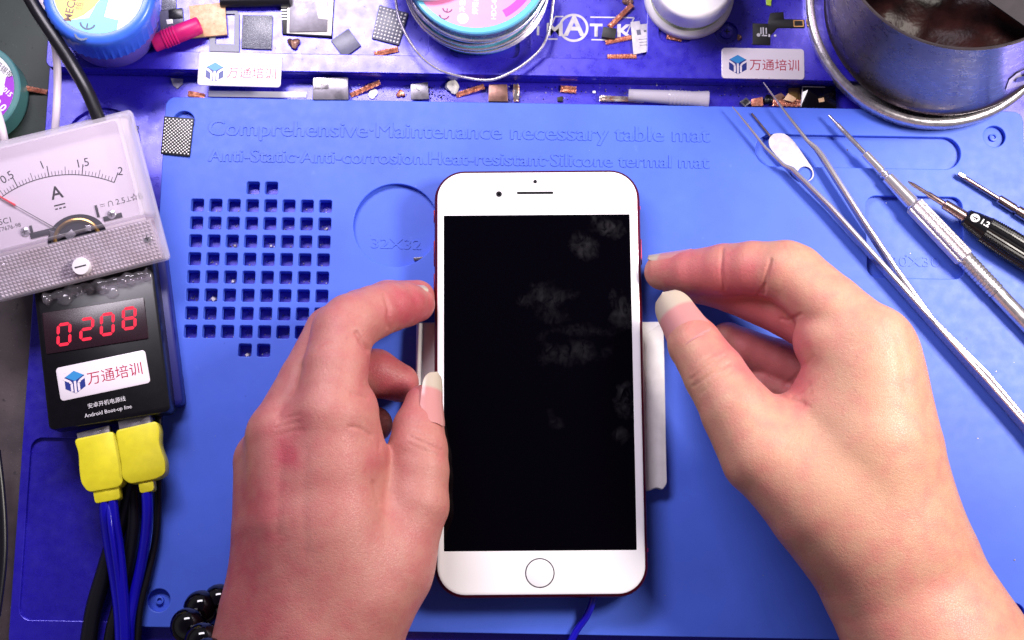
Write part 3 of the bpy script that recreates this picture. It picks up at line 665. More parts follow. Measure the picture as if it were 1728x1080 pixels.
def ce(px, py, k, M, z, name="approval_mark", mm='navyink', parent=None, rot=90):
    """two open arcs, the second with a middle bar"""
    g = G(); x, y = LP(M, px, py, z)
    def arc(cx, cy):
        pts = [(cx + k * math.cos(t), cy + k * math.sin(t)) for t in [math.pi * (1.06 + .88 * i / 14) for i in range(15)]]
        for a, b in zip(pts, pts[1:]): stroke(g, a, b, k * .30, z, .02)
    arc(x - .1 * k, y - .35 * k); arc(x + .35 * k, y + 1.25 * k); stroke(g, (x + .35 * k, y + 1.25 * k - k), (x + .35 * k, y + 1.25 * k - .15 * k), k * .26, z + .003, .02)
    a = rad(-8); g.v = [(x + (vx - x) * math.cos(a) - (vy - y) * math.sin(a), y + (vx - x) * math.sin(a) + (vy - y) * math.cos(a), vz) for vx, vy, vz in g.v]
    return obj(name, g, M_[mm], parent, 0)
ce(141, 51, 2.7, JM, 35.9, parent=lidl)
g = G(); R2 = random.Random(5)
for k in range(7):
    px, py = R2.uniform(188, 206), R2.uniform(4, 26); lx, ly = jt(px, py); g.box(lx, ly, 35.820, R2.uniform(.5, 1.6), .35, .02, R2.uniform(-1, 1))
obj("worn_print", g, M_['brownplate'], lidl, 0)

# solder wire spool
SB = P(807, -18, 7.3); SPM = frame((SB.x, SB.y, 7.35))
spool = thing("solder_spool", "pink and cyan spool wound with bright solder wire, one loop hanging over the rail", "solder spool", SPM)
obj("lower_flange", G().lathe([(27.0, 0), (27.6, .4), (27.6, 2.2), (27.0, 2.8), (18, 2.8)], 72), M_['cyan'], spool)
obj("core", G().lathe([(21, 2.5), (24.5, 5), (24.5, 20), (21, 22.5)], 48), M_['solder'], spool)
obj("upper_flange", G().lathe([(18, 22), (27.2, 22), (27.7, 22.5), (27.7, 24.3), (27.2, 24.9), (25.6, 25), (25.4, 24.7), (.1, 24.7)], 72), M_['cyan'], spool)
pl_ = obj("paper_label", G().prism(circ(0, 0, 25.3, 64), 24.72, 24.82), M_['lab_p'], spool)
st_ = lambda px, py: LP(SPM, px, py, 24.85)
g = G(); arcp = [(23.9 * math.cos(t), 23.9 * math.sin(t)) for t in [rad(-62 + 40 * k / 16) for k in range(17)]] + [(20.8 * math.cos(t), 20.8 * math.sin(t)) for t in [rad(-22 - 40 * k / 16) for k in range(17)]]
obj("magenta_band", G().plate(arcp, [], 24.83, 24.86), M_['lab_m'], pl_, 0)
ce(751, 22, 1.8, SPM, 24.86, parent=pl_, mm='plumink')
lx, ly = st_(781, 31); rndl = obj("round_mark", G().prism(circ(lx, ly, 2.1, 28), 24.83, 24.86), M_['lab_w'], pl_, 0)
g = G()
for body, px, py, s in (("焊锡丝", 803, 8, 2.6), ("净重", 781, 10, 2.4), ("HDC-0.8", 834, 12, 2.7)):
    lx, ly = st_(px, py); g.text(body, s, lx, ly, 24.86, rot=rad(88), ext=.01)
obj("printed_text", g, M_['lab_w'], pl_, 0)
R3 = random.Random(11)
for k in range(9):
    zz = 4.0 + k * 2.0; rr = 27.4 + R3.uniform(0, 1.7); ph = R3.uniform(0, 6.28); tl_ = R3.uniform(.4, 1.6); ex_ = R3.uniform(-.5, .5)
    pts = [((rr + .5 * math.sin(2 * t + ph)) * math.cos(t) + ex_, (rr + .5 * math.sin(2 * t + ph)) * math.sin(t) + ex_, zz + tl_ * math.sin(t + ph)) for t in [2 * math.pi * i / 72 for i in range(73)]]
    obj("wound_wire", G().tube(pts, .42, 8, False), M_['solder'], spool)
lw = spline([P(664, -40, 20), P(669, 10, 18), P(680, 48, 17), P(705, 89, 16), P(740, 117, 15), P(786, 131, 14), P(824, 135, 14), P(852, 127, 14), P(886, 107, 14), P(914, 80, 15), P(927, 48, 17), P(934, 0, 19), P(938, -40, 22)])
obj("loose_loop", G().tube([v - SPM.translation for v in lw], .56, 10), M_['solder'], spool)
tb = P(724, -84, 33)
lidt = thing("round_cap", "white round cap lying on top of the pink solder spool", "cap", frame((tb.x, tb.y, 32.4)))
obj("cap_shell", G().lathe([(20, 0), (20.6, .4), (20.6, 3.2), (20.0, 3.8), (18, 3.9), (.1, 3.9)], 64), M_['beadwhite'], lidt)

# wick spool at the left edge
wb = P(-48, 150, 4); WM = frame((wb.x, wb.y, -8))
wick = thing("wick_spool", "flat teal spool with a white and purple label at the left edge", "spool", WM)
obj("case", G().lathe([(18.6, .05), (19.3, .6), (19.3, 11.4), (18.8, 12), (17.2, 12), (17.0, 11.8), (.1, 11.8)], 72), M_['teal'], wick)
wl = obj("label_disc", G().prism(circ(0, 0, 16.9, 56), 11.82, 11.9), M_['lab_w'], wick)
wp = lambda px, py: LP(WM, px, py, 11.95)
obj("violet_field", disc_patch(G(), [wp(*p) for p in ((40, 124), (10, 130), (4, 160), (-30, 168), (-60, 240), (50, 240))], 16.88, 11.91), M_['lab_v'], wl, 0)
g = G(); lx, ly = wp(6, 118); g.text("吸锡带", 3.0, lx, ly, 11.93, rot=rad(-42), ext=.01)
obj("printed_text", g, M_['ink'], wl, 0)
g = G(); lx, ly = wp(4, 148); g.text("CP-2015", 2.8, lx, ly, 11.95, rot=rad(-42), ext=.01, bold=.08); lx, ly = wp(0, 178); g.text("2.0", 4.2, lx, ly, 11.95, rot=rad(-42), ext=.01, bold=.12)
obj("printed_text", g, M_['lab_w'], wl, 0)
def braid(p0, p1, w, m, label, z=None, group="cut pieces of copper braid", n=4, cat="copper braid", th=.5, name="copper_braid"):
    a, b = P(*p0), P(*p1); M = frame((a + b) / 2, math.atan2((b - a).y, (b - a).x), 0, -math.asin(max(-1, min(1, (b - a).z / (b - a).length))))
    L_ = (b - a).length; g = G(); sr = w / n / 2.9
    for k in range(n):
        for sgn in (1, -1):
            pts = []; st2 = int(L_ / .35) + 2
            for i in range(st2 + 1):
                x = -L_ / 2 + L_ * i / st2; ph = (x / (w * .9) + k / n) % 1.0; tri = 4 * abs(ph - .5) - 1
                pts.append((x, sgn * tri * (w / 2 - sr), th * .5 + sgn * .22 * math.sin(2 * math.pi * (x / (w * .9) * n / 2 + k / 2))))
            g.tube(pts, sr, 5)
    return single(name, g, M_[m], label, cat, M, group)
braid((34, 147, -5), (79, 156, -7.6), 2.6, 'copper', "copper braid strip pulled out of the teal spool over the green mat")

# white jar in its dish
wj = P(1161, -3, 7.35); WJ = frame((wj.x, wj.y, 7.3))
wjar = thing("white_jar", "white jar with a ribbed screw cap at the top of the rail", "jar", WJ)
obj("jar_foot", G().lathe([(14, .1), (17.2, .3), (17.8, 1.2), (17.8, 4.2), (17.2, 5.2), (15.8, 5.8), (14.8, 5)], 64), M_['beadwhite'], wjar)
obj("jar_neck", G().lathe([(14.6, 4.8), (14.6, 10), (14.4, 12)], 48), M_['beadwhite'], wjar)
obj("label_band", G().lathe([(14.75, 5.4), (14.75, 9.8)], 48), M_['lime'], wjar)
obj("screw_cap", G().lathe([(16.2, 10), (16.4, 10.4), (16.4, 19.4), (16.2, 20.6), (15.4, 21.6), (14.4, 21.9), (.1, 21.9)], 160, mod=lambda u, i: 1 + (.008 * (1 if int(u * 160) % 2 else -1) if 1 <= i <= 2 else 0)), M_['beadwhite'], wjar)

# ------------------------------------------------------------------ steel pot on its dish
db = P(1575, 6, 13); DMx = frame((db.x, db.y, ZM + .1))
dish = thing("steel_dish", "shallow steel dish standing on the mat under the pot", "dish", DMx)
obj("dish_wall", G().lathe([(45, 0), (48.6, .4), (50.0, 2), (50.5, 6.6), (50.3, 7.6), (49.4, 8.5), (48.2, 8.7), (47.2, 8.3), (46.8, 7.2), (46.5, 3), (45, 1.4), (.1, 1.2)], 96), M_['steel'], dish)
pbm = P(1594, 3, 16)
PTM = frame((pbm.x, pbm.y, 15.2), 0, 0, rad(-8.5))
pot = thing("steel_pot", "tall steel pot with dark rosin inside, leaning on the rim of its dish", "pot", PTM)
obj("pot_wall", G().lathe([(40, 0), (44.8, .3), (46.4, 1.0), (46.5, 1.9), (45.6, 3.0), (45.4, 6), (45.6, 73), (46.1, 74.2), (46.2, 75), (45.7, 75.3), (45.1, 75), (44.8, 73), (44.8, 58), (44.6, 57.9)], 128), M_['pot'], pot)
g = G(); nn = 40
for j in range(nn + 1):
    for i in range(nn + 1):
        x, y = -44.75 + 89.5 * i / nn, -44.75 + 89.5 * j / nn; l = math.hypot(x, y)
        if l > 44.7: x, y = x * 44.7 / l, y * 44.7 / l
        z = 64 + 2.4 * math.sin(x * .16 + 1.3 * math.sin(y * .12)) + 1.2 * math.sin(y * .31 + x * .08) + 2.6 * max(0, (l - 34) / 10)
        g.v.append((x, y, z))
g.f = [(j * (nn + 1) + i, j * (nn + 1) + i + 1, (j + 1) * (nn + 1) + i + 1, (j + 1) * (nn + 1) + i) for j in range(nn) for i in range(nn)]
obj("rosin_mass", g, M_['goo'], pot, 180)
sa = [P(1667, 0, 93), P(1728, 43, 91), P(1790, 86, 89), P(1800, -40, 91), P(1700, -60, 95)]
sM = frame(sa[0]); vv = [q2 - sa[0] for q2 in sa]
g = G().loft([[tuple(q2 + Vector((0, 0, -.8))) for q2 in vv], [tuple(q2) for q2 in vv]])
single("scraper_blade", g, M_['blade'], "grey metal scraper blade lying over the top of the steel pot", "scraper", sM)
# paper scrap with a blue mark on the pot wall
Mi = PTM.inverted(); g = G(); g2 = G()
def on_wall(px, py, R=45.75):
    o = Mi @ CAM; d = (Mi.to_3x3() @ ray(px, py)).normalized(); A = d.x**2 + d.y**2; B = 2 * (o.x * d.x + o.y * d.y); C_ = o.x**2 + o.y**2 - R * R
    t = (-B - math.sqrt(max(0, B * B - 4 * A * C_))) / (2 * A); return o + d * t
ring_ = [(1697, 152), (1703, 135), (1716, 124), (1740, 112), (1760, 108), (1760, 130), (1728, 143)]
for gg, R, pts in ((g, 45.8, ring_), (g2, 45.95, [(1712, 139), (1717, 131), (1726, 129), (1735, 126), (1733, 134), (1722, 138)])):
    f_ = [tuple(on_wall(x, y, R)) for x, y in pts]; bk2 = [tuple(on_wall(x, y, R - .3)) for x, y in pts]; gg.loft([bk2, f_])
pl2 = obj("paper_tag", g, M_['sticker'], pot); obj("tag_print", g2, M_['emb_d'], pl2, 0)

# ------------------------------------------------------------------ hand tools on the right of the mat
def blade(pts, w, hgt):
    """thin strip on edge: pts are (px, py, z of the mid line); w thickness list, hgt height list"""
    rings = []; q3 = [P(*p) for p in pts]
    for i, p in enumerate(q3):
        d = (q3[min(i + 1, len(q3) - 1)] - q3[max(i - 1, 0)]); d.z = 0; d.normalize(); n = Vector((-d.y, d.x, 0)); h, t = hgt[i] / 2, w[i] / 2; k = min(t, h) * .6
        rings.append([tuple(p + n * a + Vector((0, 0, b))) for a, b in ((t, h - k), (t - k, h), (-t + k, h), (-t, h - k), (-t, -h + k), (-t + k, -h), (t - k, -h), (t, -h + k))])
    return G().loft(rings)
tw0 = P(1728, 715, 9); TWM = frame((0, 0, 0))
tweez = thing("tweezers", "long thin steel tweezers lying open on the mat, tips toward the top", "tweezers", frame((tw0.x, tw0.y, 0)))
def shift(g, o): g.v = [(x - o.x, y - o.y, z) for x, y, z in g.v]; return g
LA = [(1236, 180, 10.6), (1262, 212, 10.2), (1292, 250, 9.8), (1322, 279, 9.5), (1336, 286, 9.5), (1400, 350, 9.5), (1500, 462, 9.5), (1600, 574, 9.5), (1662, 640, 9.5), (1728, 719, 9.5), (1790, 796, 9.5)]
RA = [(1288, 139, 11.8), (1330, 196, 11.2), (1362, 237, 10.5), (1376, 249, 10), (1386, 262, 9.8), (1450, 364, 9.6), (1510, 455, 9.5), (1570, 540, 9.5), (1664, 634, 9.5), (1731, 714, 9.5), (1794, 791, 9.5)]
LA[8] = (1661, 642, 9.5)
obj("blade", shift(blade(LA, [.4, .8, 1.1, 1.3, 1.7, 2.0, 2.0, 2.0, 1.8, 1.5, 1.5], [.5, 1.2, 1.8, 2.4, 3.6, 5.0, 6.4, 7.4, 7.8, 7.8, 7.8]), tw0), M_['steelb'], tweez)
obj("blade", shift(blade(RA, [.4, .9, 1.3, 1.9, 2.2, 2.0, 2.0, 2.0, 1.8, 1.5, 1.5], [.5, 1.2, 1.8, 2.6, 3.6, 5.0, 6.4, 7.4, 7.8, 7.8, 7.8]), tw0), M_['steelb'], tweez)

def along(p0, p1):
    a, b = P(*p0), P(*p1); d = (b - a).normalized(); y = Vector((0, 0, 1)).cross(d).normalized(); z = d.cross(y)
    return Matrix(((d.x, y.x, z.x, a.x), (d.y, y.y, z.y, a.y), (d.z, y.z, z.z, a.z), (0, 0, 0, 1))), (b - a).length
def turned(prof, n=32, mod=None):
    """lathe about +x: [(x, radius)]"""
    return G().loft([[(x, r * (mod(k / n, i) if mod else 1) * math.cos(2 * math.pi * k / n), r * (mod(k / n, i) if mod else 1) * math.sin(2 * math.pi * k / n)) for k in range(n)] for i, (x, r) in enumerate(prof)])
M, Lh = along((1398, 194, 9.6), (1700, 512, 9.3))
px2mm = Lh / math.hypot(302, 318)
e_ = lambda px, py: math.hypot(px - 1398, py - 194) * px2mm
drv = thing("screwdriver", "slim all steel screwdriver with a fluted grip, lying beside the tweezers", "screwdriver", M)
obj("bit", turned([(0, .25), (.6, .55), (4.5, .6), (5.5, .95), (e_(1455, 262), 1.0)], 16), M_['steel'], drv)
a1, a2 = e_(1456, 262), e_(1488, 291)
obj("chuck", turned([(a1, .9), (a1 + .4, 1.75), (a2, 1.8), (a2 + .3, 1.35), (a2 + .9, 1.3), (a2 + 1.1, 2.0), (a2 + 1.8, 2.0), (a2 + 2.1, 1.5), (a2 + 2.8, 1.5)], 28), M_['steelb'], drv)
b1, b2, b3, b4 = a2 + 2.8, e_(1542, 348), e_(1626, 440), e_(1682, 492)
obj("neck", turned([(b1, 1.7), (b1 + .5, 2.5), (b2 - 1.0, 2.9), (b2 - .8, 2.5), (b2 - .4, 2.9), (b2, 3.2)], 32), M_['steelb'], drv)
fl = lambda u, i: 1.0 - .16 * (0.5 + 0.5 * math.cos(u * 2 * math.pi * 8)) ** 4
obj("fluted_grip", turned([(b2, 3.1), (b2 + .5, 3.9), (b3 - .6, 4.0), (b3, 3.4)], 96, fl), M_['knurl'], drv)
rg_ = []; x = b3
while x < b4: rg_ += [(x, 3.25), (x + .2, 3.45), (x + 1.3, 3.45), (x + 1.5, 3.2)]; x += 1.6
obj("ringed_collar", turned(rg_, 32), M_['steel'], drv)
obj("shaft", turned([(x, 3.2), (x + 40, 3.15), (x + 41, 2.8)], 32), M_['steel'], drv)

M, Lh = along((1532, 306, 10.5), (1728, 428, 11))
e_ = lambda px, py: ((px - 1532) ** 2 + (py - 306) ** 2) ** .5 * Lh / math.hypot(196, 122)
drv2 = thing("screwdriver", "black handled precision screwdriver with a white cross mark, at the right edge", "screwdriver", M)
s1, s2, s3 = e_(1568, 328), e_(1592, 344), e_(1628, 366)
obj("bit", turned([(0, .2), (2.2, .75), (s1 - 1, .8), (s1, 1.1), (s2, 1.15)], 16), M_['bronze'], drv2)
obj("ferrule", turned([(s2, 1.3), (s2 + .5, 2.0), (s3, 2.25), (s3 + .3, 1.7)], 24), M_['bronze'], drv2)
kn_ = lambda u, i: 1 + (.05 * (1 if int(u * 60) % 2 else -1) if i % 2 else -.02)
obj("handle", turned([(s3, 2.6), (s3 + .6, 3.4), (s3 + 4, 4.3), (s3 + 8.5, 5.0), (s3 + 9.2, 5.2)], 40), M_['dark'], drv2)
kp = [(s3 + 9.2 + .45 * k, 5.2 + .5 * min(1, k / 20)) for k in range(90)]
obj("knurled_grip", turned(kp, 60, kn_), M_['dark'], drv2)
def wrap(g, R_of): g.v = [(x, y, math.sqrt(max(.01, (R_of(x) + z) ** 2 - y * y))) for x, y, z in g.v]; return g
Rof = lambda x: float(np.interp(x - s3, [0, .6, 4, 8.5, 9.2], [2.6, 3.4, 4.3, 5.0, 5.2]))
Mi2 = M.inverted()
g = G(); rgp = circ(s3 + 3.2, .4, 1.75, 28)
g.plate(rgp, [], .03, .06); 
mk_ = obj("drive_mark", wrap(g, Rof), M_['whiteink'], drv2, 0)
g = G(); stroke(g, (s3 + 2.2, .4), (s3 + 4.2, .4), .42, .07, .03); stroke(g, (s3 + 3.2, -.6), (s3 + 3.2, 1.4), .42, .075, .03)
obj("cross", wrap(g, Rof), M_['dark'], mk_, 0)
obj("size_mark", wrap(G().text("1.2", 3.0, s3 + 7.3, .3, .16, ext=.05, bold=.10), Rof), M_['whiteink'], drv2, 0)

M, Lh = along((1617, 293, 7.6), (1728, 362, 7.6))
e_ = lambda px, py: ((px - 1617) ** 2 + (py - 293) ** 2) ** .5 * Lh / math.hypot(111, 69)
bit = thing("screw_bit", "bronze coloured slotted screwdriver bit above the black screwdriver", "screwdriver bit", M)
obj("tip", turned([(0, 1.0), (2.6, 1.15), (3.2, .85)], 6), M_['bronze'], bit)
s1 = e_(1686, 336); obj("shank", turned([(3.0, .9), (s1, .95)], 18), M_['bronze'], bit)
obj("collar", turned([(s1 - .4, 1.3), (s1, 1.75), (s1 + 7, 1.8), (s1 + 7.2, 1.4), (s1 + 8, 1.4), (s1 + 8.2, 2.1), (s1 + 20, 2.1)], 24), M_['bronze'], bit)

# sim pin
SMx = at(1330, 258, ZM + .35, rad(-50)); sp_ = lambda px, py: LP(SMx, px, py, 0)
pin = thing("sim_pin", "flat silver sim eject pin with a ring end, lying between the tweezers and its slot", "sim pin", SMx)
(hx, hy) = sp_(1358, 294); (tx, ty) = sp_(1304, 230)
R_h = 3.6; wd = 4.5
out_ = [(tx - .5, ty + wd * .35), (tx - .5, ty - wd * .5), (tx + 3, ty - wd * .95)]
out_ = rpoly([sp_(1296, 236), sp_(1304, 226), sp_(1323, 225), sp_(1338, 237), sp_(1371, 285), sp_(1374, 298), sp_(1366, 307), sp_(1352, 308), sp_(1341, 300), sp_(1298, 250)], 2.0)
obj("handle", G().plate(out_, [circ(hx, hy, 2.95, 28)], 0, .75, .12), M_['logo'], pin)
a_, b_2 = sp_(1268, 192), sp_(1300, 231)
obj("pin", G().tube([(a_[0], a_[1], .4), (b_2[0], b_2[1], .4)], [.42, .5], 10), M_['bronze'], pin)
# ------------------------------------------------------------------ small parts on the rail and in the gutter
def slab_g(M, pts, z0, t, ch=.08, r=.15):
    return G().prism(rpoly([LP(M, x, y, z0 + t) for x, y in pts], r, 2), z0, z0 + t, min(ch, t * .4))
def cen(pts): return sum(p[0] for p in pts) / len(pts), sum(p[1] for p in pts) / len(pts)
def flat(name, pts, z, t, m, label, cat, group=None, ch=.08, r=.15):
    M = at(*cen(pts), z); g = slab_g(M, pts, 0, t, ch, r)
    return single(name, g, M_[m], label, cat, M, group)
def flat_thing(name, pts, z, label, cat, group=None):
    M = at(*cen(pts), z); return thing(name, label, cat, M, group), M
ZF = 7.42   # floor of the rail pockets
ZR = 9.02
GC = "chips and board scraps on the rail"
# magenta rubber sleeve
M, L_ = along((258, 74, ZR + 3.6), (338, 42, ZR + 4.2))
prof = [(0, 3.1), (.4, 3.5), (4, 3.5)]
for k in range(5): prof += [(4.4 + k * 1.15, 3.55), (4.7 + k * 1.15, 3.85), (5.2 + k * 1.15, 3.85), (5.45 + k * 1.15, 3.5)]
prof += [(11, 3.65), (L_ - .6, 3.5), (L_ - .1, 3.1), (L_, 2.7), (L_ - 1.2, 2.4), (L_ - 1.4, .05)]
single("rubber_sleeve", turned(prof, 32), M_['magenta'], "magenta ribbed rubber sleeve leaning against the blue jar", "sleeve", M)
# small board by the jar
t, M = flat_thing("circuit_board", [(270, 20), (308, 12), (309, 46), (272, 52)], ZF, "small dark grey board piece with a white square, between blue jar and tan board", "circuit board", GC)
obj("board", slab_g(M, [(269, 19), (308, 13), (310, 45), (271, 52)], 0, 1.0), M_['chipgrey'], t)
obj("shield", slab_g(M, [(284, 17), (307, 13), (308, 30), (285, 32)], 1.0, .5), M_['dark'], t)
obj("pad", slab_g(M, [(280, 33), (291, 32), (292, 40), (282, 41)], 1.0, .35), M_['lab_w'], t)
flat("circuit_board", [(272, -20), (296, -20), (297, 14), (272, 18)], ZF, .9, 'speckchip', "grey speckled board piece right beside the blue jar lid, at the top edge", "circuit board", GC)
# tan board
t, M = flat_thing("circuit_board", [(318, 9), (379, 3), (383, 58), (322, 64)], ZF, "square tan board under the tip of the magenta sleeve", "circuit board", GC)
obj("board", slab_g(M, [(318, 9), (379, 3), (383, 58), (322, 64)], 1.0, 1.1), M_['pcbtan'], t)
obj("edge_pins", slab_g(M, [(332, 20), (372, 12), (374, 50), (336, 56)], 0, .98), M_['brownplate'], t)
# lilac frame
t, M = flat_thing("shield_frame", [(355, 18), (404, 18), (404, 88), (354, 88)], ZF, "lilac metal shield frame half under the tan board", "shield frame", GC)
pp = lambda px, py: LP(M, px, py, .5)
obj("frame", G().plate(rpoly([pp(354, 20), pp(400, 18), pp(404, 24), pp(404, 88), pp(353, 87)], .4), [ccw([pp(363, 24), pp(396, 24), pp(395, 75), pp(364, 74)])], .0, .7, .08), M_['chipgrey'], t)
# scraped bga chips
def bga(pts, z, label, grid, m='speckchip', balls=True, rb=.32, t_=.9, group=GC, name="bga_chip", stag=False, inset_=.07):
    t, M = flat_thing(name, pts, z, label, "chip", group)
    obj("substrate", slab_g(M, pts, 0, t_), M_[m], t)
    if balls:
        c4 = [Vector(LP(M, x, y, t_)) for x, y in pts]; g = G(); nx, ny = grid
        for j in range(ny):
            for i in range(nx):
                if stag and (i + j) % 2: continue
                u = inset_ + (1 - 2 * inset_) * i / (nx - 1); v = inset_ + (1 - 2 * inset_) * j / (ny - 1)
                p = c4[0] * (1 - u) * (1 - v) + c4[1] * u * (1 - v) + c4[2] * u * v + c4[3] * (1 - u) * v
                g.sphere((p.x, p.y, t_), rb, 8, .55)
        obj("ball_grid", g, M_['ballw'], t)
    return t, M
bga([(409, 25), (460, 26), (458, 83), (407, 81)], ZF, "speckled grey chip without its cover, beside the lilac frame", (2, 2), balls=False)
bga([(640, 8), (689, 22), (673, 76), (627, 64)], ZF, "grey chip with rows of white solder balls, under the loose solder wire", (8, 9), 'chipgrey', rb=.48)
t, M = bga([(277, 196), (327, 200), (320, 264), (271, 259)], ZM + .05, "black chip with a staggered grid of white dots on the blue mat corner", (15, 21), 'black', rb=.35, group=None, stag=True, inset_=.06)
# large shielded module
t, M = flat_thing("shielded_module", [(487, 0), (563, 0), (556, 60), (486, 55)], ZF, "large square module with a scratched silver lid and torn white edges", "shielded module", GC)
obj("board", slab_g(M, [(474, -40), (566, -40), (560, 63), (476, 57)], 0, 1.1), M_['dark'], t)
obj("white_edge", slab_g(M, [(486, -40), (565, -40), (559, 60), (484, 56)], 1.1, .5), M_['ballw'], t)
obj("silver_lid", slab_g(M, [(490, -40), (555, -40), (552, 53), (488, 54)], 1.6, .5), M_['metalplate'], t)
obj("torn_patch", slab_g(M, [(542, 4), (553, 12), (553, 33), (537, 31), (535, 14)], 2.1, .08), M_['ballw'], t)
obj("torn_patch", slab_g(M, [(511, 15), (519, 15), (517, 22)], 2.1, .08), M_['ballw'], t)
g = G()
for k in range(5):
    x, y = LP(M, 479, 12 + k * 5, 1.2); g.box(x, y, 1.1, 2.2, .6, .25)
obj("edge_contacts", g, M_['ballw'], t)
flat("bare_chip", [(588, 48), (609, 76), (586, 93), (577, 93), (558, 68)], ZF, 1.0, 'chipgrey', "plain blue grey chip turned on its corner, right of the shielded module", "chip", GC)
# crumpled copper flake
def lump(name, px, py, z, r, m, label, cat, seed, sq=.6, group=None, n=14, rough_=.35):
    g = G().sphere((0, 0, r * sq), r, n, sq); R = random.Random(seed); ph = [R.uniform(0, 6) for _ in range(6)]
    v = []
    for x, y, zz in g.v:
        k = 1 + rough_ * (math.sin(3 * x / r + ph[0]) * math.sin(2.4 * y / r + ph[1]) + .5 * math.sin(6 * zz / r + ph[2] + 4 * x / r))
        v.append((x * k, y * k, max(0, zz * (1 + rough_ * .5 * math.sin(5 * x / r + ph[3])))))
    g.v = v
    return single(name, g, M_[m], label, cat, at(px, py, z), group, 30)
lump("copper_flake", 496, 74, ZF, 2.1, 'brownplate', "small crumpled brown flake below the shielded module", "flake", 3, .5)
lump("copper_flake", 698, 147, .02, 1.4, 'copper', "curled copper scrap in the gutter, left of the small metal square", "flake", 8, .5).location = P(676, 159, .02) * S
GB = "cut pieces of copper braid"
braid((632, 92, ZF + .1), (672, 83, ZF + .1), 3.0, 'copper', "pale braid end by the foot of the pink solder spool", group=GB)
t, M = flat_thing("grey_tube", [(380, 0), (480, 0), (480, 10), (380, 10)], ZF, "", "tube")
bpy.data.objects.remove(t)
M, L_ = along((372, 2, ZF + 2.6), (490, 0, ZF + 2.6))
single("grey_sleeve", turned([(0, 2.2), (.3, 2.5), (L_ * .3, 2.5), (L_ * .32, 2.6), (L_ * .6, 2.6), (L_ * .62, 2.5), (L_ - .3, 2.5), (L_, 2.2)], 24), M_['rubber'], "dark grey sleeve lying across the top of the rail between the boards", "sleeve", M)
# braid and chips near the logo
braid((1028, 46, ZF + .1), (1067, 8, ZF + 1.0), 2.6, 'copper', "copper braid strip slanting up from the small black cube", group=GB)
braid((1022, 72, ZF + .1), (1066, 63, ZF + .1), 2.4, 'copper', "copper braid strip running under the paper flex tag", group=GB)
braid((1025, 96, ZF + .1), (1074, 95, ZF + .1), 2.4, 'copper', "copper braid strip on the lower edge of the logo pocket", group=GB)
braid((1125, 62, ZF + .1), (1150, 67, ZF + .1), 2.4, 'copper', "copper braid end below the white jar", group=GB)
flat("black_chip", [(1018, 45), (1041, 48), (1038, 65), (1015, 62)], ZF + .2, 2.2, 'black', "small black cube chip on the copper braid by the printed logo", "chip")
t, M = flat_thing("flex_tag", [(1066, 40), (1098, 40), (1104, 84), (1069, 91)], ZF + .8, "pale grey flex tag with faint marks, lying over the copper braids", "tag")
obj("tag_sheet", slab_g(M, [(1064, 37), (1079, 35), (1081, 41), (1099, 39), (1104, 85), (1069, 92)], 0, .35), M_['logo'], t)
g = G()
for k in range(3):
    x, y = LP(M, 1086, 66 + k * 5, .4); g.box(x, y, .36, 4.0 - k * .6, .25, .02, rad(5))
x, y = LP(M, 1086, 53, .4); g.box(x - 1.9, y - .4, .36, 1.6, 2.2, .02, rad(8)).box(x + .6, y + .2, .36, 1.0, .8, .02, rad(8)).box(x + 2.0, y - .1, .36, .7, .9, .02, rad(8))
obj("tag_print", g, M_['chipgrey'], t, 0)
lump("tape_scrap", 1060, 4, ZF, 1.8, 'brownplate', "brown scrap at the top edge above the slanting copper braid", "scrap", 21, .4)
# black flex connector near the pot
t, M = flat_thing("flex_connector", [(1270, 40), (1300, 40), (1300, 76), (1270, 76)], ZR, "black flex connector with white print, between the white jar and the steel pot", "flex connector")
obj("flex_sheet", slab_g(M, [(1270, 39), (1296, 40), (1296, 36), (1300, 22), (1322, 20), (1323, 32), (1358, 33), (1358, 47), (1312, 47), (1300, 60), (1300, 76), (1270, 75)], 0, .3), M_['black'], t)
g = G()
for px, py, w, h in ((1284, 52, .5, 2.8), (1288, 53, .5, 3.4), (1293, 52, .5, 2.6), (1290, 60, 2.2, .5), (1298, 60, .6, 1.2)):
    x, y = LP(M, px, py, .3); g.box(x, y, .31, w, h, .02)
x, y = LP(M, 1280, 59, .3); g.prism(circ(x, y, .75, 14), .31, .33)
x, y = LP(M, 1308, 60, .3); g.prism(circ(x, y, .5, 12), .31, .33)
obj("flex_print", g, M_['whiteink'], t, 0)
x0_, y0_ = LP(M, 1339, 34, .3); x1_, y1_ = LP(M, 1356, 45, .3)
obj("pad_outline", G().plate(ccw([(x0_, y0_), (x1_, y0_), (x1_, y1_), (x0_, y1_)]), [ccw([(x0_ + .3, y0_ - .3), (x1_ - .3, y0_ - .3), (x1_ - .3, y1_ + .3), (x0_ + .3, y1_ + .3)])], .31, .34), M_['brass'], t, 0)
lump("solder_lump", 1247, 64, ZR, 1.2, 'brownplate', "tiny brown lump on the rail left of the black flex connector", "lump", 5, .5)
flat("lime_strip", [(1292, -20), (1304, -20), (1301, 10), (1293, 8)], ZR, .5, 'lime', "lime green strip end at the top edge left of the steel pot", "strip")
sc_ = at(1226, 55, ZF); bs_ = thing("pan_screw", "blue headed screw in a round pocket of the rail right of the white jar", "screw", sc_)
obj("head", G().lathe([(2.6, 0), (2.6, .8), (1.6, 1.2), (.1, 1.25)], 24), M_['tray'], bs_)
obj("cross_slot", G().box(0, 0, 1.2, 2.2, .5, .1).box(0, 0, 1.21, .5, 2.2, .1), M_['ink'], bs_)
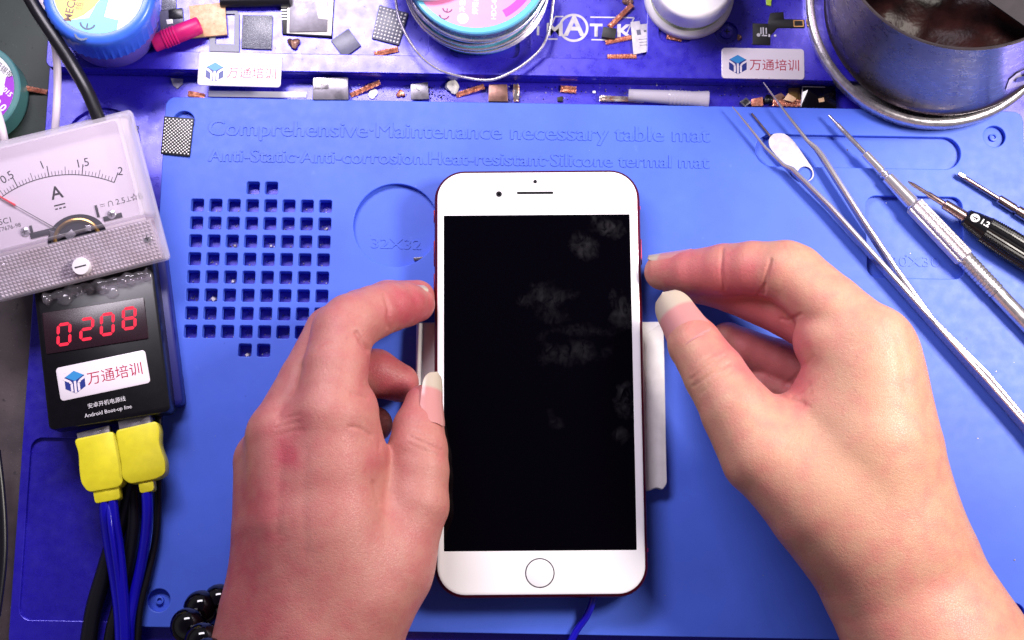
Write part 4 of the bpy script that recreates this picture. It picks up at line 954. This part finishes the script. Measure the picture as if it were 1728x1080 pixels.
# gutter between rail and mat
GG = "scraps in the gutter"
t, M = flat_thing("metal_plate", [(528, 131), (588, 131), (588, 165), (528, 165)], .05, "dull metal plate with a soldered corner, in the gutter below the rail", "metal plate", GG)
obj("plate", slab_g(M, [(528, 131), (587, 130), (588, 168), (527, 168)], 5.2, .5, .1, .4), M_['metalplate'], t)
obj("plate_foot", slab_g(M, [(540, 135), (580, 135), (580, 160), (540, 160)], 0, 5.2), M_['dark'], t)
obj("solder_corner", slab_g(M, [(529, 131), (555, 131), (554, 150), (529, 150)], 5.7, .25), M_['steel'], t)
x, y = LP(M, 545, 140, 6); obj("solder_blob", G().sphere((x, y, 5.9), 1.2, 12, .4), M_['ballw'], t)
braid((592, 161, .1), (641, 139, 2.0), 2.6, 'copper', "copper braid piece right of the dull metal plate in the gutter", group=GB)
lump("flux_flake", 630, 159, .02, 2.0, 'pebble', "white flake beside the copper braid in the gutter", "flake", 9, .25)
t, M = flat_thing("metal_plate", [(693, 143), (722, 138), (724, 166), (693, 167)], .05, "small grey metal square with a bright solder spot, in the gutter", "metal plate", GG)
obj("plate", slab_g(M, [(693, 142), (722, 138), (724, 167), (693, 168)], 2.5, .5), M_['metalplate'], t)
obj("plate_foot", slab_g(M, [(697, 145), (718, 142), (720, 165), (697, 165)], 0, 2.5), M_['dark'], t)
x, y = LP(M, 706, 149, 3); obj("solder_blob", G().sphere((x, y, 3.1), .9, 12, .5), M_['ballw'], t)
lump("flux_lump", 764, 148, .02, 2.7, 'pebble', "rounded white lump in the gutter under the loose wire loop", "lump", 14, .5, rough_=.2)
braid((770, 161, .1), (817, 146, 1.5), 2.7, 'copper', "copper braid piece left of the brown square in the gutter", group=GB)
flat("metal_plate", [(825, 142), (856, 142), (857, 171), (824, 171)], .05, 3.0, 'brownplate', "brown tarnished metal square in the gutter", "metal plate", GG, .2, .4)
braid((871, 172, 2.5), (871, 143, 1.0), 3.0, 'tin', "short upright tinned braid beside the brown square in the gutter", group=GB)
braid((946, 150, .5), (972, 152, .5), 3.4, 'copper', "short wide copper braid scrap alone in the middle of the gutter", group=GB)
flat("black_chip", [(940, 164), (950, 162), (950, 171), (941, 171)], .05, .9, 'black', "tiny black chip in the gutter below the short copper scrap", "chip")
flat("black_chip", [(1000, 153), (1005, 153), (1005, 157), (1000, 157)], .05, .8, 'lab_w', "tiny white chip in the gutter left of the tinned braid", "chip")
braid((1012, 166, 1.2), (1086, 169, 1.2), 3.0, 'tin', "long tinned braid strip in front of the frosted tube", group=GB)
M, L_ = along((1060, 160, 3.4), (1196, 168, 4.2))
single("frosted_tube", turned([(0, 2.0), (.2, 2.3), (L_ * .5, 2.8)] + [(L_ * .5 + k * 1.5 + d, r) for k in range(6) for d, r in ((0, 2.85), (.6, 3.0), (.9, 3.0), (1.4, 2.85))] + [(L_ - .3, 3.4), (L_, 3.2), (L_, 2.7), (2, 1.6)], 32), M_['tube'], "frosted clear tube with fine rings, lying in the gutter", "tube", M)
t, M = flat_thing("inductor", [(1250, 170), (1258, 164), (1268, 172), (1258, 180)], 2.0, "small square black inductor with a grey frame, tilted, in the gutter", "chip")
obj("casing", slab_g(M, [(1248, 172), (1259, 164), (1268, 172), (1257, 180)], -1.9, 2.6), M_['metalplate'], t)
obj("core", slab_g(M, [(1253, 172), (1259, 167), (1264, 172), (1258, 177)], .71, .2), M_['black'], t)
flat("copper_foil", [(1268, 167), (1287, 163), (1288, 178), (1269, 179)], .05, 2.6, 'copper', "flat copper foil scrap between the inductor and the dark coil", "foil", GG)
lump("dark_coil", 1295, 170, .02, 2.0, 'dark', "dark round coil in the gutter under the tweezers tip", "coil", 31, .8, rough_=.15)
braid((1304, 173, 1.5), (1352, 175, 1.5), 3.6, 'copper', "copper braid piece under the yellow chip in the gutter", group=GB)
flat("copper_foil", [(1306, 162), (1318, 156), (1326, 163), (1314, 170)], .1, 2.2, 'brownplate', "crumpled brown foil behind the copper braid, left of the yellow chip", "foil", GG)
flat("yellow_chip", [(1330, 157), (1344, 166), (1338, 172), (1322, 168)], 3.2, .8, 'pcbtan', "cream yellow chip lying on the copper braid near the pot", "chip", GG)
flat("green_plate", [(1331, 148), (1350, 148), (1350, 168), (1330, 168)], .05, 1.4, 'brass', "olive metal plate behind the cream yellow chip", "metal plate", GG)
t, M = flat_thing("camera_module", [(1354, 145), (1400, 147), (1405, 181), (1351, 181)], .05, "black rectangular module with a thin pale rim, half under the steel dish", "camera module")
obj("casing", slab_g(M, [(1354, 145), (1410, 147), (1412, 183), (1351, 183)], 0, 3.4, .2), M_['glossblack'], t)
obj("rim", G().tube([(*LP(M, 1351.5, 180, 3.4), 3.4), (*LP(M, 1354.5, 146, 3.4), 3.4), (*LP(M, 1392, 147, 3.4), 3.4)], .22, 6), M_['logo'], t)
x, y = LP(M, 1386, 169, 3.5); obj("contact", G().box(x, y, 3.41, 2.2, 1.6, .3, .2), M_['pcbtan'], t)
flat("metal_sliver", [(697, 435), (713, 433), (713, 438), (699, 440)], 2.7, .7, 'metalplate', "tiny bright metal sliver in the round pocket beside the phone", "sliver")
flat("pale_flake", [(288, 132), (309, 133), (308, 142), (299, 150), (292, 144)], .05, .5, 'logo', "pale torn flake on the deck left of the washed name plate", "flake")
braid((318, 158, .3), (345, 163, .3), 3.0, 'copper', "frayed copper braid end beside the white strip under the left name plate", group=GB)
flat("paper_strip", [(352, 153), (518, 155), (517, 165), (352, 163)], .05, .4, 'lab_w', "white paper strip in the gutter below the left name plate", "paper strip")

# crumbs of solder and flux that nobody could count
g = G(); R = random.Random(41)
def crumb(p, r):
    h = r * R.uniform(.5, 1.0); n = 6; a0 = R.uniform(0, 6)
    lo = [(p.x + r * R.uniform(.7, 1.2) * math.cos(a0 + 6.283 * k / n), p.y + r * R.uniform(.7, 1.2) * math.sin(a0 + 6.283 * k / n), p.z) for k in range(n)]
    hi = [(p.x + (x - p.x) * .55, p.y + (y - p.y) * .55, p.z + h) for x, y, _ in lo]
    g.loft([lo, hi])
for p in cellc:
    w = MM @ Vector((p.x, p.y, .1))
    for k in range(R.choice((1, 2, 3, 3, 4, 5))): crumb(w + Vector((R.uniform(-2.1, 2.1), -R.uniform(-.6, 2.1), 0)), R.choice((.18, .22, .3, .4)))
for (i, j, r) in ((1, 5, 1.5), (2, 2, .9), (2, 4, 1.0), (3, 8.07, 1.2), (7, 1, .9), (4, 2, .8)):
    w = h0 + ux * i + uy * j; crumb(MM @ Vector((w.x + .3, w.y - .8, .1)), r)
for k in range(150):
    crumb(P(R.uniform(480, 1350), R.uniform(141, 168), .05), R.choice((.12, .15, .2, .3)))
for k in range(60): crumb(P(R.uniform(270, 720), R.uniform(0, 88), ZF), R.choice((.1, .13, .18)))
for k in range(40): crumb(P(R.uniform(1100, 1350), R.uniform(10, 78), ZR), R.choice((.1, .13, .18)))
for k in range(90): crumb(P(R.uniform(270, 1720), R.uniform(190, 1050), ZM), R.choice((.08, .1, .12, .16)))
for px, py in ((1430, 253), (1650, 740), (1681, 627), (1536, 428), (1712, 945)): crumb(P(px, py, 4.0 if py == 253 else ZM), .4)
single("solder_crumbs", g, M_['crumb'], "scattered crumbs of solder and flux over the tray, the gutter and the mat pockets", "crumbs")['kind'] = 'stuff'
g = G()
for k in range(200): crumb(P(R.uniform(480, 1350), R.uniform(143, 170), .05), R.choice((.12, .18, .3)))
for k in range(40): crumb(P(740 + R.gauss(0, 12), 158 + R.gauss(0, 6), .05), R.choice((.15, .25, .35)))
for k in range(130): crumb(P(R.uniform(270, 1340), R.uniform(5, 116), ZR if k % 3 else ZF), R.choice((.08, .12, .16)))
for k in range(60): crumb(P(R.uniform(60, 320), R.uniform(150, 1040), .05), R.choice((.1, .13, .2)))
for k in range(30): crumb(P(R.uniform(0, 78), R.uniform(5, 420), -7.9), R.choice((.12, .2)))
single("black_grit", g, M_['black'], "scattered black grit over the tray rail and the gutter", "grit")['kind'] = 'stuff'
# ------------------------------------------------------------------ hands: one continuous surface each, grown from tapered limbs
class Field:
    def __init__(s, lo, hi, h):
        s.lo = np.array(lo, float); s.h = h; s.n = np.ceil((np.array(hi) - s.lo) / h).astype(int) + 1
        s.d = np.full(s.n, 40.0, np.float32)
    def cone(s, a, b, ra, rb, k, sub=None, squash=None):
        """tapered limb from a to b, blended over k mm; squash=(axis vector, factor) flattens its section"""
        a, b = np.array(a, float), np.array(b, float); m = max(ra, rb) + 16
        i0 = np.maximum(0, np.floor((np.minimum(a, b) - m - s.lo) / s.h).astype(int)); i1 = np.minimum(s.n, np.ceil((np.maximum(a, b) + m - s.lo) / s.h).astype(int) + 1)
        if (i1 <= i0).any(): return
        ax = [(s.lo[q] + s.h * np.arange(i0[q], i1[q])).astype(np.float32) for q in range(3)]
        X, Y, Z = np.meshgrid(*ax, indexing='ij'); X = X - a[0]; Y = Y - a[1]; Z = Z - a[2]; ab = b - a; L2 = max(1e-6, (ab**2).sum())
        t = np.clip((X * ab[0] + Y * ab[1] + Z * ab[2]) / L2, 0, 1)
        X -= t * ab[0]; Y -= t * ab[1]; Z -= t * ab[2]
        if squash is not None:
            u = np.array(squash[0], float); u /= np.linalg.norm(u); w = X * u[0] + Y * u[1] + Z * u[2]; f = 1 / squash[1] - 1
            X += w * f * u[0]; Y += w * f * u[1]; Z += w * f * u[2]
        d = np.sqrt(X * X + Y * Y + Z * Z) - (ra + (rb - ra) * t)
        sl = tuple(slice(i0[q], i1[q]) for q in range(3)); D = s.d[sl]
        h = np.maximum(k - np.abs(D - d), 0) / k
        s.d[sl] = np.minimum(D, d) - h * h * k * .25
    def merge(s, o, k):
        h = np.maximum(k - np.abs(s.d - o.d), 0) / k; s.d = np.minimum(s.d, o.d) - h * h * k * .25
    def surface(s):
        d = s.d; n = d.shape; ins = d < 0
        cnt = np.zeros([q - 1 for q in n], np.int8); 
        for dx in (0, 1):
            for dy in (0, 1):
                for dz in (0, 1): cnt += ins[dx:n[0] - 1 + dx, dy:n[1] - 1 + dy, dz:n[2] - 1 + dz]
        act = (cnt > 0) & (cnt < 8); I = np.argwhere(act); idm = np.full(act.shape, -1, np.int64); idm[act] = np.arange(len(I))
        acc = np.zeros((len(I), 3)); w = np.zeros(len(I)); cr = [(a, b, e) for a in (0, 1) for b in (0, 1) for e in (0, 1)]
        for p in cr:
            for ax in range(3):
                if p[ax]: continue
                q = list(p); q[ax] = 1
                va = d[I[:, 0] + p[0], I[:, 1] + p[1], I[:, 2] + p[2]]; vb = d[I[:, 0] + q[0], I[:, 1] + q[1], I[:, 2] + q[2]]
                m = (va < 0) != (vb < 0); t = np.where(m, va / np.where(m, va - vb, 1), 0)
                pos = np.tile(np.array(p, float), (len(I), 1)); pos[:, ax] += t
                acc[m] += pos[m]; w[m] += 1
        V = (I + acc / w[:, None]) * s.h + s.lo
        F = []
        for ax in range(3):
            o = [0, 0, 0]; o[ax] = 1
            A = ins[:n[0] - o[0], :n[1] - o[1], :n[2] - o[2]]; B = ins[o[0]:, o[1]:, o[2]:]
            e = np.argwhere(A != B); u, v = (ax + 1) % 3, (ax + 2) % 3
            ok = (e[:, u] > 0) & (e[:, v] > 0) & (e[:, u] < n[u] - 1) & (e[:, v] < n[v] - 1); e = e[ok]
            def cid(du, dv):
                c_ = e.copy(); c_[:, u] -= du; c_[:, v] -= dv; return idm[c_[:, 0], c_[:, 1], c_[:, 2]]
            q = np.stack([cid(1, 1), cid(0, 1), cid(0, 0), cid(1, 0)], 1); fl = ~A[e[:, 0], e[:, 1], e[:, 2]]
            q[fl] = q[fl][:, ::-1]; F.append(q)
        return V, np.concatenate(F)

def skin_material(name, base, pink, deep):
    m = mat(name, base, .45, sss=.12, spec=.38)
    nt = m.node_tree; N, L = nt.nodes, nt.links; b = N["Principled BSDF"]
    mp = [n for n in N if n.type == 'MAPPING'][0]
    n1 = N.new("ShaderNodeTexNoise"); n1.inputs["Scale"].default_value = .16; n1.inputs["Detail"].default_value = 7; L.new(mp.outputs[0], n1.inputs["Vector"])
    r1 = N.new("ShaderNodeMapRange"); r1.inputs[1].default_value = .35; r1.inputs[2].default_value = .7; r1.inputs[4].default_value = .45; L.new(n1.outputs[0], r1.inputs[0])
    at_ = N.new("ShaderNodeAttribute"); at_.attribute_name = "flush_shade"
    ad = N.new("ShaderNodeMath"); ad.use_clamp = True; L.new(r1.outputs[0], ad.inputs[0]); L.new(at_.outputs["Fac"], ad.inputs[1])
    mx = N.new("ShaderNodeMix"); mx.data_type = 'RGBA'; mx.inputs[6].default_value = base; mx.inputs[7].default_value = pink; L.new(ad.outputs[0], mx.inputs[0])
    n5 = N.new("ShaderNodeTexNoise"); n5.inputs["Scale"].default_value = 1.1; n5.inputs["Detail"].default_value = 5; L.new(mp.outputs[0], n5.inputs["Vector"])
    r5 = N.new("ShaderNodeMapRange"); r5.inputs[1].default_value = .55; r5.inputs[2].default_value = .8; r5.inputs[4].default_value = .30; L.new(n5.outputs[0], r5.inputs[0])
    m2 = N.new("ShaderNodeMix"); m2.data_type = 'RGBA'; m2.inputs[7].default_value = deep; L.new(r5.outputs[0], m2.inputs[0]); L.new(mx.outputs[2], m2.inputs[6]); L.new(m2.outputs[2], b.inputs["Base Color"])
    # fine skin relief: pores and short lines
    vo = N.new("ShaderNodeTexVoronoi"); vo.inputs["Scale"].default_value = 1.25; vo.feature = 'DISTANCE_TO_EDGE'
    ns = N.new("ShaderNodeTexNoise"); ns.inputs["Scale"].default_value = .5; ns.inputs["Detail"].default_value = 3; L.new(mp.outputs[0], ns.inputs["Vector"])
    sv = N.new("ShaderNodeVectorMath"); sv.operation = 'ADD'; L.new(mp.outputs[0], sv.inputs[0]); L.new(ns.outputs["Color"], sv.inputs[1]); L.new(sv.outputs[0], vo.inputs["Vector"])
    rv = N.new("ShaderNodeMapRange"); rv.inputs[2].default_value = .12; L.new(vo.outputs["Distance"], rv.inputs[0])
    n2 = N.new("ShaderNodeTexNoise"); n2.inputs["Scale"].default_value = .9; n2.inputs["Detail"].default_value = 6; L.new(mp.outputs[0], n2.inputs["Vector"])
    mm = N.new("ShaderNodeMath"); mm.operation = 'MULTIPLY_ADD'; mm.inputs[1].default_value = .35; L.new(rv.outputs[0], mm.inputs[0]); L.new(n2.outputs[0], mm.inputs[2])
    bp = N.new("ShaderNodeBump"); bp.inputs["Strength"].default_value = .38; bp.inputs["Distance"].default_value = .38 * S; L.new(mm.outputs[0], bp.inputs["Height"]); L.new(bp.outputs[0], b.inputs["Normal"])
    return m

RS = 1.05
def W3(p): return np.array(P(p[0], p[1], p[2]))
def limb(f, pts, k, squash=None):
    for a, b in zip(pts, pts[1:]): f.cone(W3(a), W3(b), a[3] * RS, b[3] * RS, k, squash=squash)
def build_hand(label, palm, palmk, fingers, fk, blend, creases, flush_shade, material, thumb_blend=1.6, h=.65, name="hand"):
    allp = [W3(p) for l in palm + fingers for p in l]; rm = [p[3] for l in palm + fingers for p in l]
    lo = np.min([p - r for p, r in zip(allp, rm)], 0) - 6; hi = np.max([p + r for p, r in zip(allp, rm)], 0) + 6
    f = Field(lo, hi, h)
    for l in palm:
        g = Field(lo, hi, h); limb(g, l, 1.0); f.merge(g, palmk)
    for i, l in enumerate(fingers):
        g = Field(lo, hi, h); limb(g, l, fk * .4); f.merge(g, thumb_blend if i == 0 else blend)
    V, Fc = f.surface()
    # relief: creases pressed in and tendons raised along lines given on the skin
    def normals():
        a = V[Fc[:, 2]] - V[Fc[:, 0]]; b = V[Fc[:, 3]] - V[Fc[:, 1]]; nn = np.cross(a, b); N = np.zeros_like(V)
        for k in range(4): np.add.at(N, Fc[:, k], nn)
        return N / np.maximum(1e-9, np.linalg.norm(N, axis=1))[:, None]
    N0 = normals(); px = proj(V); view = np.array(CAM) - V; fac = (N0 * view).sum(1) / np.linalg.norm(view, axis=1)
    disp = np.zeros(len(V))
    for pts, w, dep in creases:
        pts = np.array(pts, float); best = np.full(len(V), 1e9); 
        for a, b in zip(pts, pts[1:]):
            ab = b - a; t = np.clip(((px - a) * ab).sum(1) / max(1e-6, (ab**2).sum()), 0, 1); q = px - a - t[:, None] * ab; best = np.minimum(best, np.hypot(q[:, 0], q[:, 1]))
        disp -= .75 * dep * np.exp(-(best / w) ** 2) * (fac > .05)
    V = V + N0 * disp[:, None]
    fl = np.zeros(len(V))
    for (x, y, r, s_) in flush_shade:
        fl += s_ * np.exp(-((px[:, 0] - x) ** 2 + (px[:, 1] - y) ** 2) / r**2)
    fl = np.clip(fl, -.4, 1)
    org = V.mean(0); org[2] = V[:, 2].min()
    me = bpy.data.meshes.new(name); me.from_pydata(((V - org) * S).tolist(), [], Fc.tolist()); me.update()
    at_ = me.attributes.new("flush_shade", 'FLOAT', 'POINT'); at_.data.foreach_set("value", fl.astype(np.float32))
    me.polygons.foreach_set("use_smooth", [True] * len(me.polygons)); me.materials.append(material)
    o = bpy.data.objects.new(name, me); COL.objects.link(o); o.location = Vector(org) * S
    tag(o, label, "hand"); return o, Vector(org)

def nail_material(name):
    m = mat(name, c(222, 160, 160), .28, spec=.5, var=.05, vs=.2)
    nt = m.node_tree; N, L = nt.nodes, nt.links; b = N["Principled BSDF"]
    a = N.new("ShaderNodeAttribute"); a.attribute_name = "along"
    r = N.new("ShaderNodeMapRange"); r.inputs[1].default_value = .64; r.inputs[2].default_value = .70; L.new(a.outputs["Fac"], r.inputs[0])
    mx = N.new("ShaderNodeMix"); mx.data_type = 'RGBA'; mx.inputs[6].default_value = c(186, 128, 126); mx.inputs[7].default_value = c(178, 164, 148); L.new(r.outputs[0], mx.inputs[0]); L.new(mx.outputs[2], b.inputs["Base Color"])
    return m
NAILM = nail_material("fingernail_horn")
def nail(parent, org, A, B, ra, rb, phi0, half, v0, v1, lift=.25, up=(0, 0, 1), edge=1.0):
    """curved plate lying on the limb from A to B, from fraction v0 to v1 of its length; phi0 turns it about the limb"""
    A, B = Vector(W3(A)), Vector(W3(B)); ax = (B - A); Ln = ax.length; ax.normalize(); n0 = Vector(up); n0 = (n0 - ax * n0.dot(ax)).normalized(); b0 = ax.cross(n0)
    nu, nv = 15, 20; top = []; al = []
    for j in range(nv + 1):
        v = j / nv; tt = v0 + (v1 - v0) * v
        e = min(1, (1 - (2 * v - 1) ** 2 * .999)) ** .5 if False else 1
        wd = half * (min(1, (max(0, 1 - ((.30 - v) / .30) ** 2)) ** .5 if v < .30 else 1) * .55 + half * .45 * 0 + half * .45)if v < .30 else half * (max(0.0, 1 - ((v - .72) / .28) ** 2) ** .5 if v > .72 else 1)
        r = (ra + (rb - ra) * min(max(tt, 0), 1)) * RS + lift
        if tt > 1: r = rb * RS + lift - (tt - 1) * Ln * .10
        for i in range(nu + 1):
            ph = phi0 + wd * (2 * i / nu - 1)
            d = n0 * math.cos(ph) + b0 * math.sin(ph)
            sag = 0.3 * (2 * i / nu - 1) ** 2
            p = A + ax * (tt * Ln) + d * (r - sag * edge); top.append((p, d)); al.append(v)
    V = [tuple((p - org)) for p, d in top] + [tuple((p - d * .55 - org)) for p, d in top]; n = len(top); F = []
    for j in range(nv):
        for i in range(nu):
            a = j * (nu + 1) + i; q = (a, a + 1, a + nu + 2, a + nu + 1); F.append(q); F.append(tuple(x + n for x in q[::-1]))
    rim = [i for i in range(nu + 1)] + [j * (nu + 1) + nu for j in range(1, nv + 1)] + [nv * (nu + 1) + i for i in range(nu - 1, -1, -1)] + [j * (nu + 1) for j in range(nv - 1, 0, -1)]
    for a, b in zip(rim, rim[1:] + rim[:1]): F.append((b, a, a + n, b + n))
    g = G().add(V, F); o = obj("fingernail", g, NAILM, parent, 50)
    at_ = o.data.attributes.new("along", 'FLOAT', 'POINT'); at_.data.foreach_set("value", np.array(al + al, np.float32))
    return o

SKIN_R = skin_material("warm_lit_skin", c(190, 144, 120), c(190, 104, 104), c(148, 98, 86))  # one person's skin, with the warm light on this hand put into its colour
SKIN_L = skin_material("pink_lit_skin", c(180, 119, 109), c(172, 76, 86), c(132, 72, 74))  # darker, pinker copy of the same skin, the light's tint mixed into the colour

# right hand -------------------------------------------------------------
R_thumb = [(1470, 930, 46, 17), (1380, 850, 50, 16.5), (1287, 768, 50, 13.8), (1245, 695, 48, 12.0), (1206, 632, 44, 10.6), (1172, 580, 39, 9.2), (1155, 548, 34, 7.2)]
R_palm = [
    [(1720, 1310, 46, 27), (1600, 1098, 44, 23), (1545, 985, 42, 19), (1515, 905, 46, 18)],
    [(1640, 1310, 40, 24), (1545, 1110, 40, 20), (1508, 1000, 40, 18), (1490, 930, 42, 17)],
    [(1770, 1310, 40, 22), (1640, 1085, 38, 18.5), (1570, 965, 38, 17)],
    [(1510, 920, 48, 17), (1490, 740, 56, 15.5), (1474, 578, 57, 12.8)],
    [(1545, 930, 42, 16.5), (1520, 760, 47, 14), (1492, 606, 47, 12.2)],
    [(1540, 920, 32, 16), (1515, 780, 33, 13), (1490, 650, 32, 11.5)],
    [(1530, 920, 28, 15), (1510, 800, 22, 12), (1495, 690, 20, 10.5)],
    [(1400, 858, 47, 15), (1482, 985, 42, 18.5), (1562, 1110, 42, 20.5), (1660, 1310, 42, 24)],
    [(1395, 800, 50, 15), (1440, 720, 52, 15), (1465, 640, 53, 13)],
    [(1440, 880, 48, 17), (1470, 780, 52, 16)],
    [(1335, 735, 47, 10.5), (1385, 690, 48, 12), (1425, 620, 50, 12.5), (1398, 575, 50, 12.0)],
    R_thumb[:4]]
R_fingers = [
    R_thumb[2:],
    [(1474, 585, 56, 12.8), (1402, 520, 51, 11.4), (1340, 466, 46, 11.0), (1325, 458, 46, 10.6), (1270, 452, 41, 9.2), (1222, 455, 34, 9.0), (1165, 460, 26, 8.0), (1118, 459, 19, 6.6)],
    [(1492, 612, 46, 12), (1400, 560, 40, 10.5), (1335, 523, 34, 10), (1240, 487, 24, 8.8), (1185, 475, 19, 8), (1142, 468, 14, 7)],
    [(1490, 650, 30, 11), (1400, 640, 16, 9.5), (1315, 612, 12.6, 8.3), (1255, 590, 12.2, 7.6), (1228, 575, 12.0, 6.8)],
    [(1495, 690, 20, 10), (1420, 700, 13, 9), (1345, 680, 12, 8), (1285, 655, 11.5, 7)]]
R_cr = [
    ([(1219, 420), (1217, 455), (1222, 488)], 2.6, .6), ([(1300, 438), (1292, 470), (1289, 494)], 3.0, .8), ([(1290, 480), (1280, 497)], 3, .4),
    ([(1352, 530), (1330, 541), (1318, 538)], 3, .6), ([(1309, 662), (1330, 674), (1356, 680)], 3.5, .6), ([(1325, 650), (1350, 632), (1372, 602)], 4, .35), ([(1340, 683), (1366, 686)], 3, .35), ([(1336, 668), (1352, 660), (1366, 648)], 3, .3), ([(1350, 672), (1368, 660)], 3, .25),
    ([(1166, 640), (1192, 618), (1224, 600)], 2.6, .5), ([(1170, 652), (1200, 632), (1232, 612)], 2.6, .45), ([(1168, 627), (1186, 610), (1205, 596)], 2.4, .35), ([(1182, 664), (1208, 644), (1238, 624)], 2.4, .3),
    ([(1322, 412), (1330, 432)], 2.5, .3), ([(1332, 412), (1341, 430)], 2.5, .3), ([(1343, 416), (1352, 432)], 2.5, .3),
    ([(1508, 548), (1524, 600), (1530, 660)], 9, .5), ([(1480, 540), (1498, 575)], 8, .3),
    ([(1180, 505), (1186, 518), (1196, 527)], 2.4, .3)]
R_flush_shade = [(1160, 460, 70, .75), (1250, 460, 50, .4), (1130, 450, 30, .2), (1325, 590, 40, .75), (1240, 510, 60, .7), (1290, 545, 40, .6), (1345, 560, 45, .35), (1350, 640, 40, .45), (1350, 680, 30, .35), (1340, 850, 120, .18), (1500, 1050, 140, .22), (1420, 780, 100, -.3), (1180, 560, 30, .2), (1490, 620, 60, -.2), (1250, 590, 40, .6), (1300, 630, 40, .6)]  # skin flush, plus red spots in the thumb fold that imitate its dark shade
handR, orgR = build_hand("warm toned hand on the right, its fingertip touching the phone edge", R_palm, 10, R_fingers, 3.0, 1.6, R_cr, R_flush_shade, SKIN_R)
nail(handR, orgR, R_thumb[4], R_thumb[6], 10.4, 7.3, rad(-16), rad(58), .44, 1.50, 1.6)
nail(handR, orgR, R_fingers[1][5], R_fingers[1][7], 8.9, 6.7, rad(66), rad(40), .50, 1.20, .2)

# left hand --------------------------------------------------------------
L_thumb = [(575, 1040, 38, 18), (648, 950, 37, 16.6), (699, 852, 37, 11.8), (706, 795, 36, 10.4), (705, 758, 35, 10.2), (706, 722, 33, 8.8), (713, 680, 30, 6.3)]
L_palm = [
    [(440, 1290, 34, 22), (446, 1120, 34, 19), (458, 1050, 34, 17)],
    [(560, 1290, 36, 25), (585, 1105, 36, 19), (600, 1020, 37, 16)],
    [(510, 1290, 38, 24), (520, 1100, 40, 20)],
    [(560, 1060, 42, 19), (555, 860, 49, 15), (556, 706, 53, 13)],
    [(515, 1060, 40, 20), (497, 880, 47, 16), (480, 738, 47, 13)],
    [(477, 1060, 34, 20), (466, 900, 36, 15), (453, 780, 33, 12)],
    [(470, 1070, 26, 15), (470, 900, 24, 13), (460, 815, 20, 11)],
    [(605, 985, 38, 16), (572, 890, 46, 14), (558, 800, 50, 13)],
    [(600, 1000, 42, 18), (560, 900, 48, 16)],
    [(588, 715, 47, 9), (606, 770, 45, 9.5), (618, 800, 43, 7.0), (606, 840, 42, 8)],
    [(578, 700, 48, 10), (588, 680, 47, 8)],
    L_thumb[:2]]
L_fingers = [
    L_thumb[1:],
    [(556, 706, 53, 12.6), (566, 622, 50, 11.0), (578, 562, 46, 10.6), (592, 546, 44, 10.2), (630, 527, 37, 9.2), (656, 518, 32, 8.8), (682, 514, 26, 8.0), (703, 513, 21, 6.6)],
    [(480, 738, 46, 12.6), (522, 645, 40, 10.5), (560, 562, 33, 9.4), (608, 530, 27, 8.6), (655, 511, 21, 8.0), (704, 503, 14.5, 6.6)],
    [(453, 780, 32, 11.5), (530, 670, 22, 9.5), (585, 630, 19, 9.0), (634, 630, 17, 8.6), (674, 646, 15, 7.0)],
    [(460, 815, 20, 10), (530, 745, 14.5, 8.5), (590, 722, 13, 7.5), (632, 716, 12.5, 6.5)]]
L_cr = [
    ([(649, 497), (656, 520), (655, 552)], 3.4, .9), ([(602, 562), (612, 578), (622, 590)], 4, 1.0), ([(620, 592), (608, 575)], 3, .5), ([(619, 672), (606, 668), (594, 664)], 3.5, .6), ([(625, 735), (606, 722), (590, 720)], 3.5, .5),
    ([(640, 850), (634, 830), (630, 815)], 4, .7), ([(641, 745), (640, 760)], 3, .3),
    ([(692, 737), (714, 746), (744, 760)], 2.6, .5), ([(700, 727), (722, 738), (742, 750)], 2.4, .3), ([(690, 748), (712, 758), (740, 770)], 2.4, .25),
    ([(470, 712), (486, 704), (506, 700)], 2.8, .35), ([(466, 722), (484, 716), (504, 712)], 2.8, .3), ([(472, 735), (490, 728), (512, 726)], 2.8, .25), ([(535, 585), (550, 575), (562, 574)], 2.4, .25), ([(533, 597), (550, 589), (562, 588)], 2.4, .25),
    ([(476, 760), (470, 830), (468, 900)], 9, .3), ([(515, 760), (512, 850), (515, 930)], 9, .25), ([(505, 620), (488, 665), (470, 700)], 7, .5)]
L_fl = [(700, 520, 40, .7), (676, 530, 30, .3), (484, 768, 22, .9), (440, 850, 50, .5), (410, 940, 50, .4), (430, 1030, 60, .5), (660, 640, 40, .6), (640, 610, 30, .5), (640, 770, 25, .4), (690, 660, 25, .3), (490, 730, 40, .35), (700, 830, 60, -.3), (560, 640, 50, -.15), (620, 940, 80, -.15), (700, 900, 40, .2)]
handL, orgL = build_hand("pinker hand on the left wearing a bead bracelet, holding the phone edge", L_palm, 8, L_fingers, 3.0, 1.6, L_cr, L_fl, SKIN_L, 4.5)
nail(handL, orgL, L_thumb[4], L_thumb[6], 10.0, 6.4, rad(44), rad(46), .42, 1.60, 1.0)
nail(handL, orgL, L_fingers[1][5], L_fingers[1][7], 8.7, 6.7, rad(-62), rad(42), .42, 1.24, .2)

# bracelet on the left wrist
bc = P(355, 1060, 20); brac = thing("bead_bracelet", "shiny black bead bracelet round the wrist of the pinker hand", "bracelet", frame((bc.x, bc.y, 0)))
for px, py, z, r in ((400, 1004, 11.5, 6.2), (371, 1014, 12.5, 6.3), (340, 1026, 15, 6.6), (318, 1056, 24, 6.6), (343, 1082, 35, 6.7), (352, 1108, 46, 6.6), (385, 1128, 56, 6.6), (430, 1140, 62, 6.6), (480, 1146, 64, 6.6)):
    p = P(px, py, z) - Vector((bc.x, bc.y, 0)); obj("bead", G().sphere(p, r, 36), M_['glossblack'], brac)
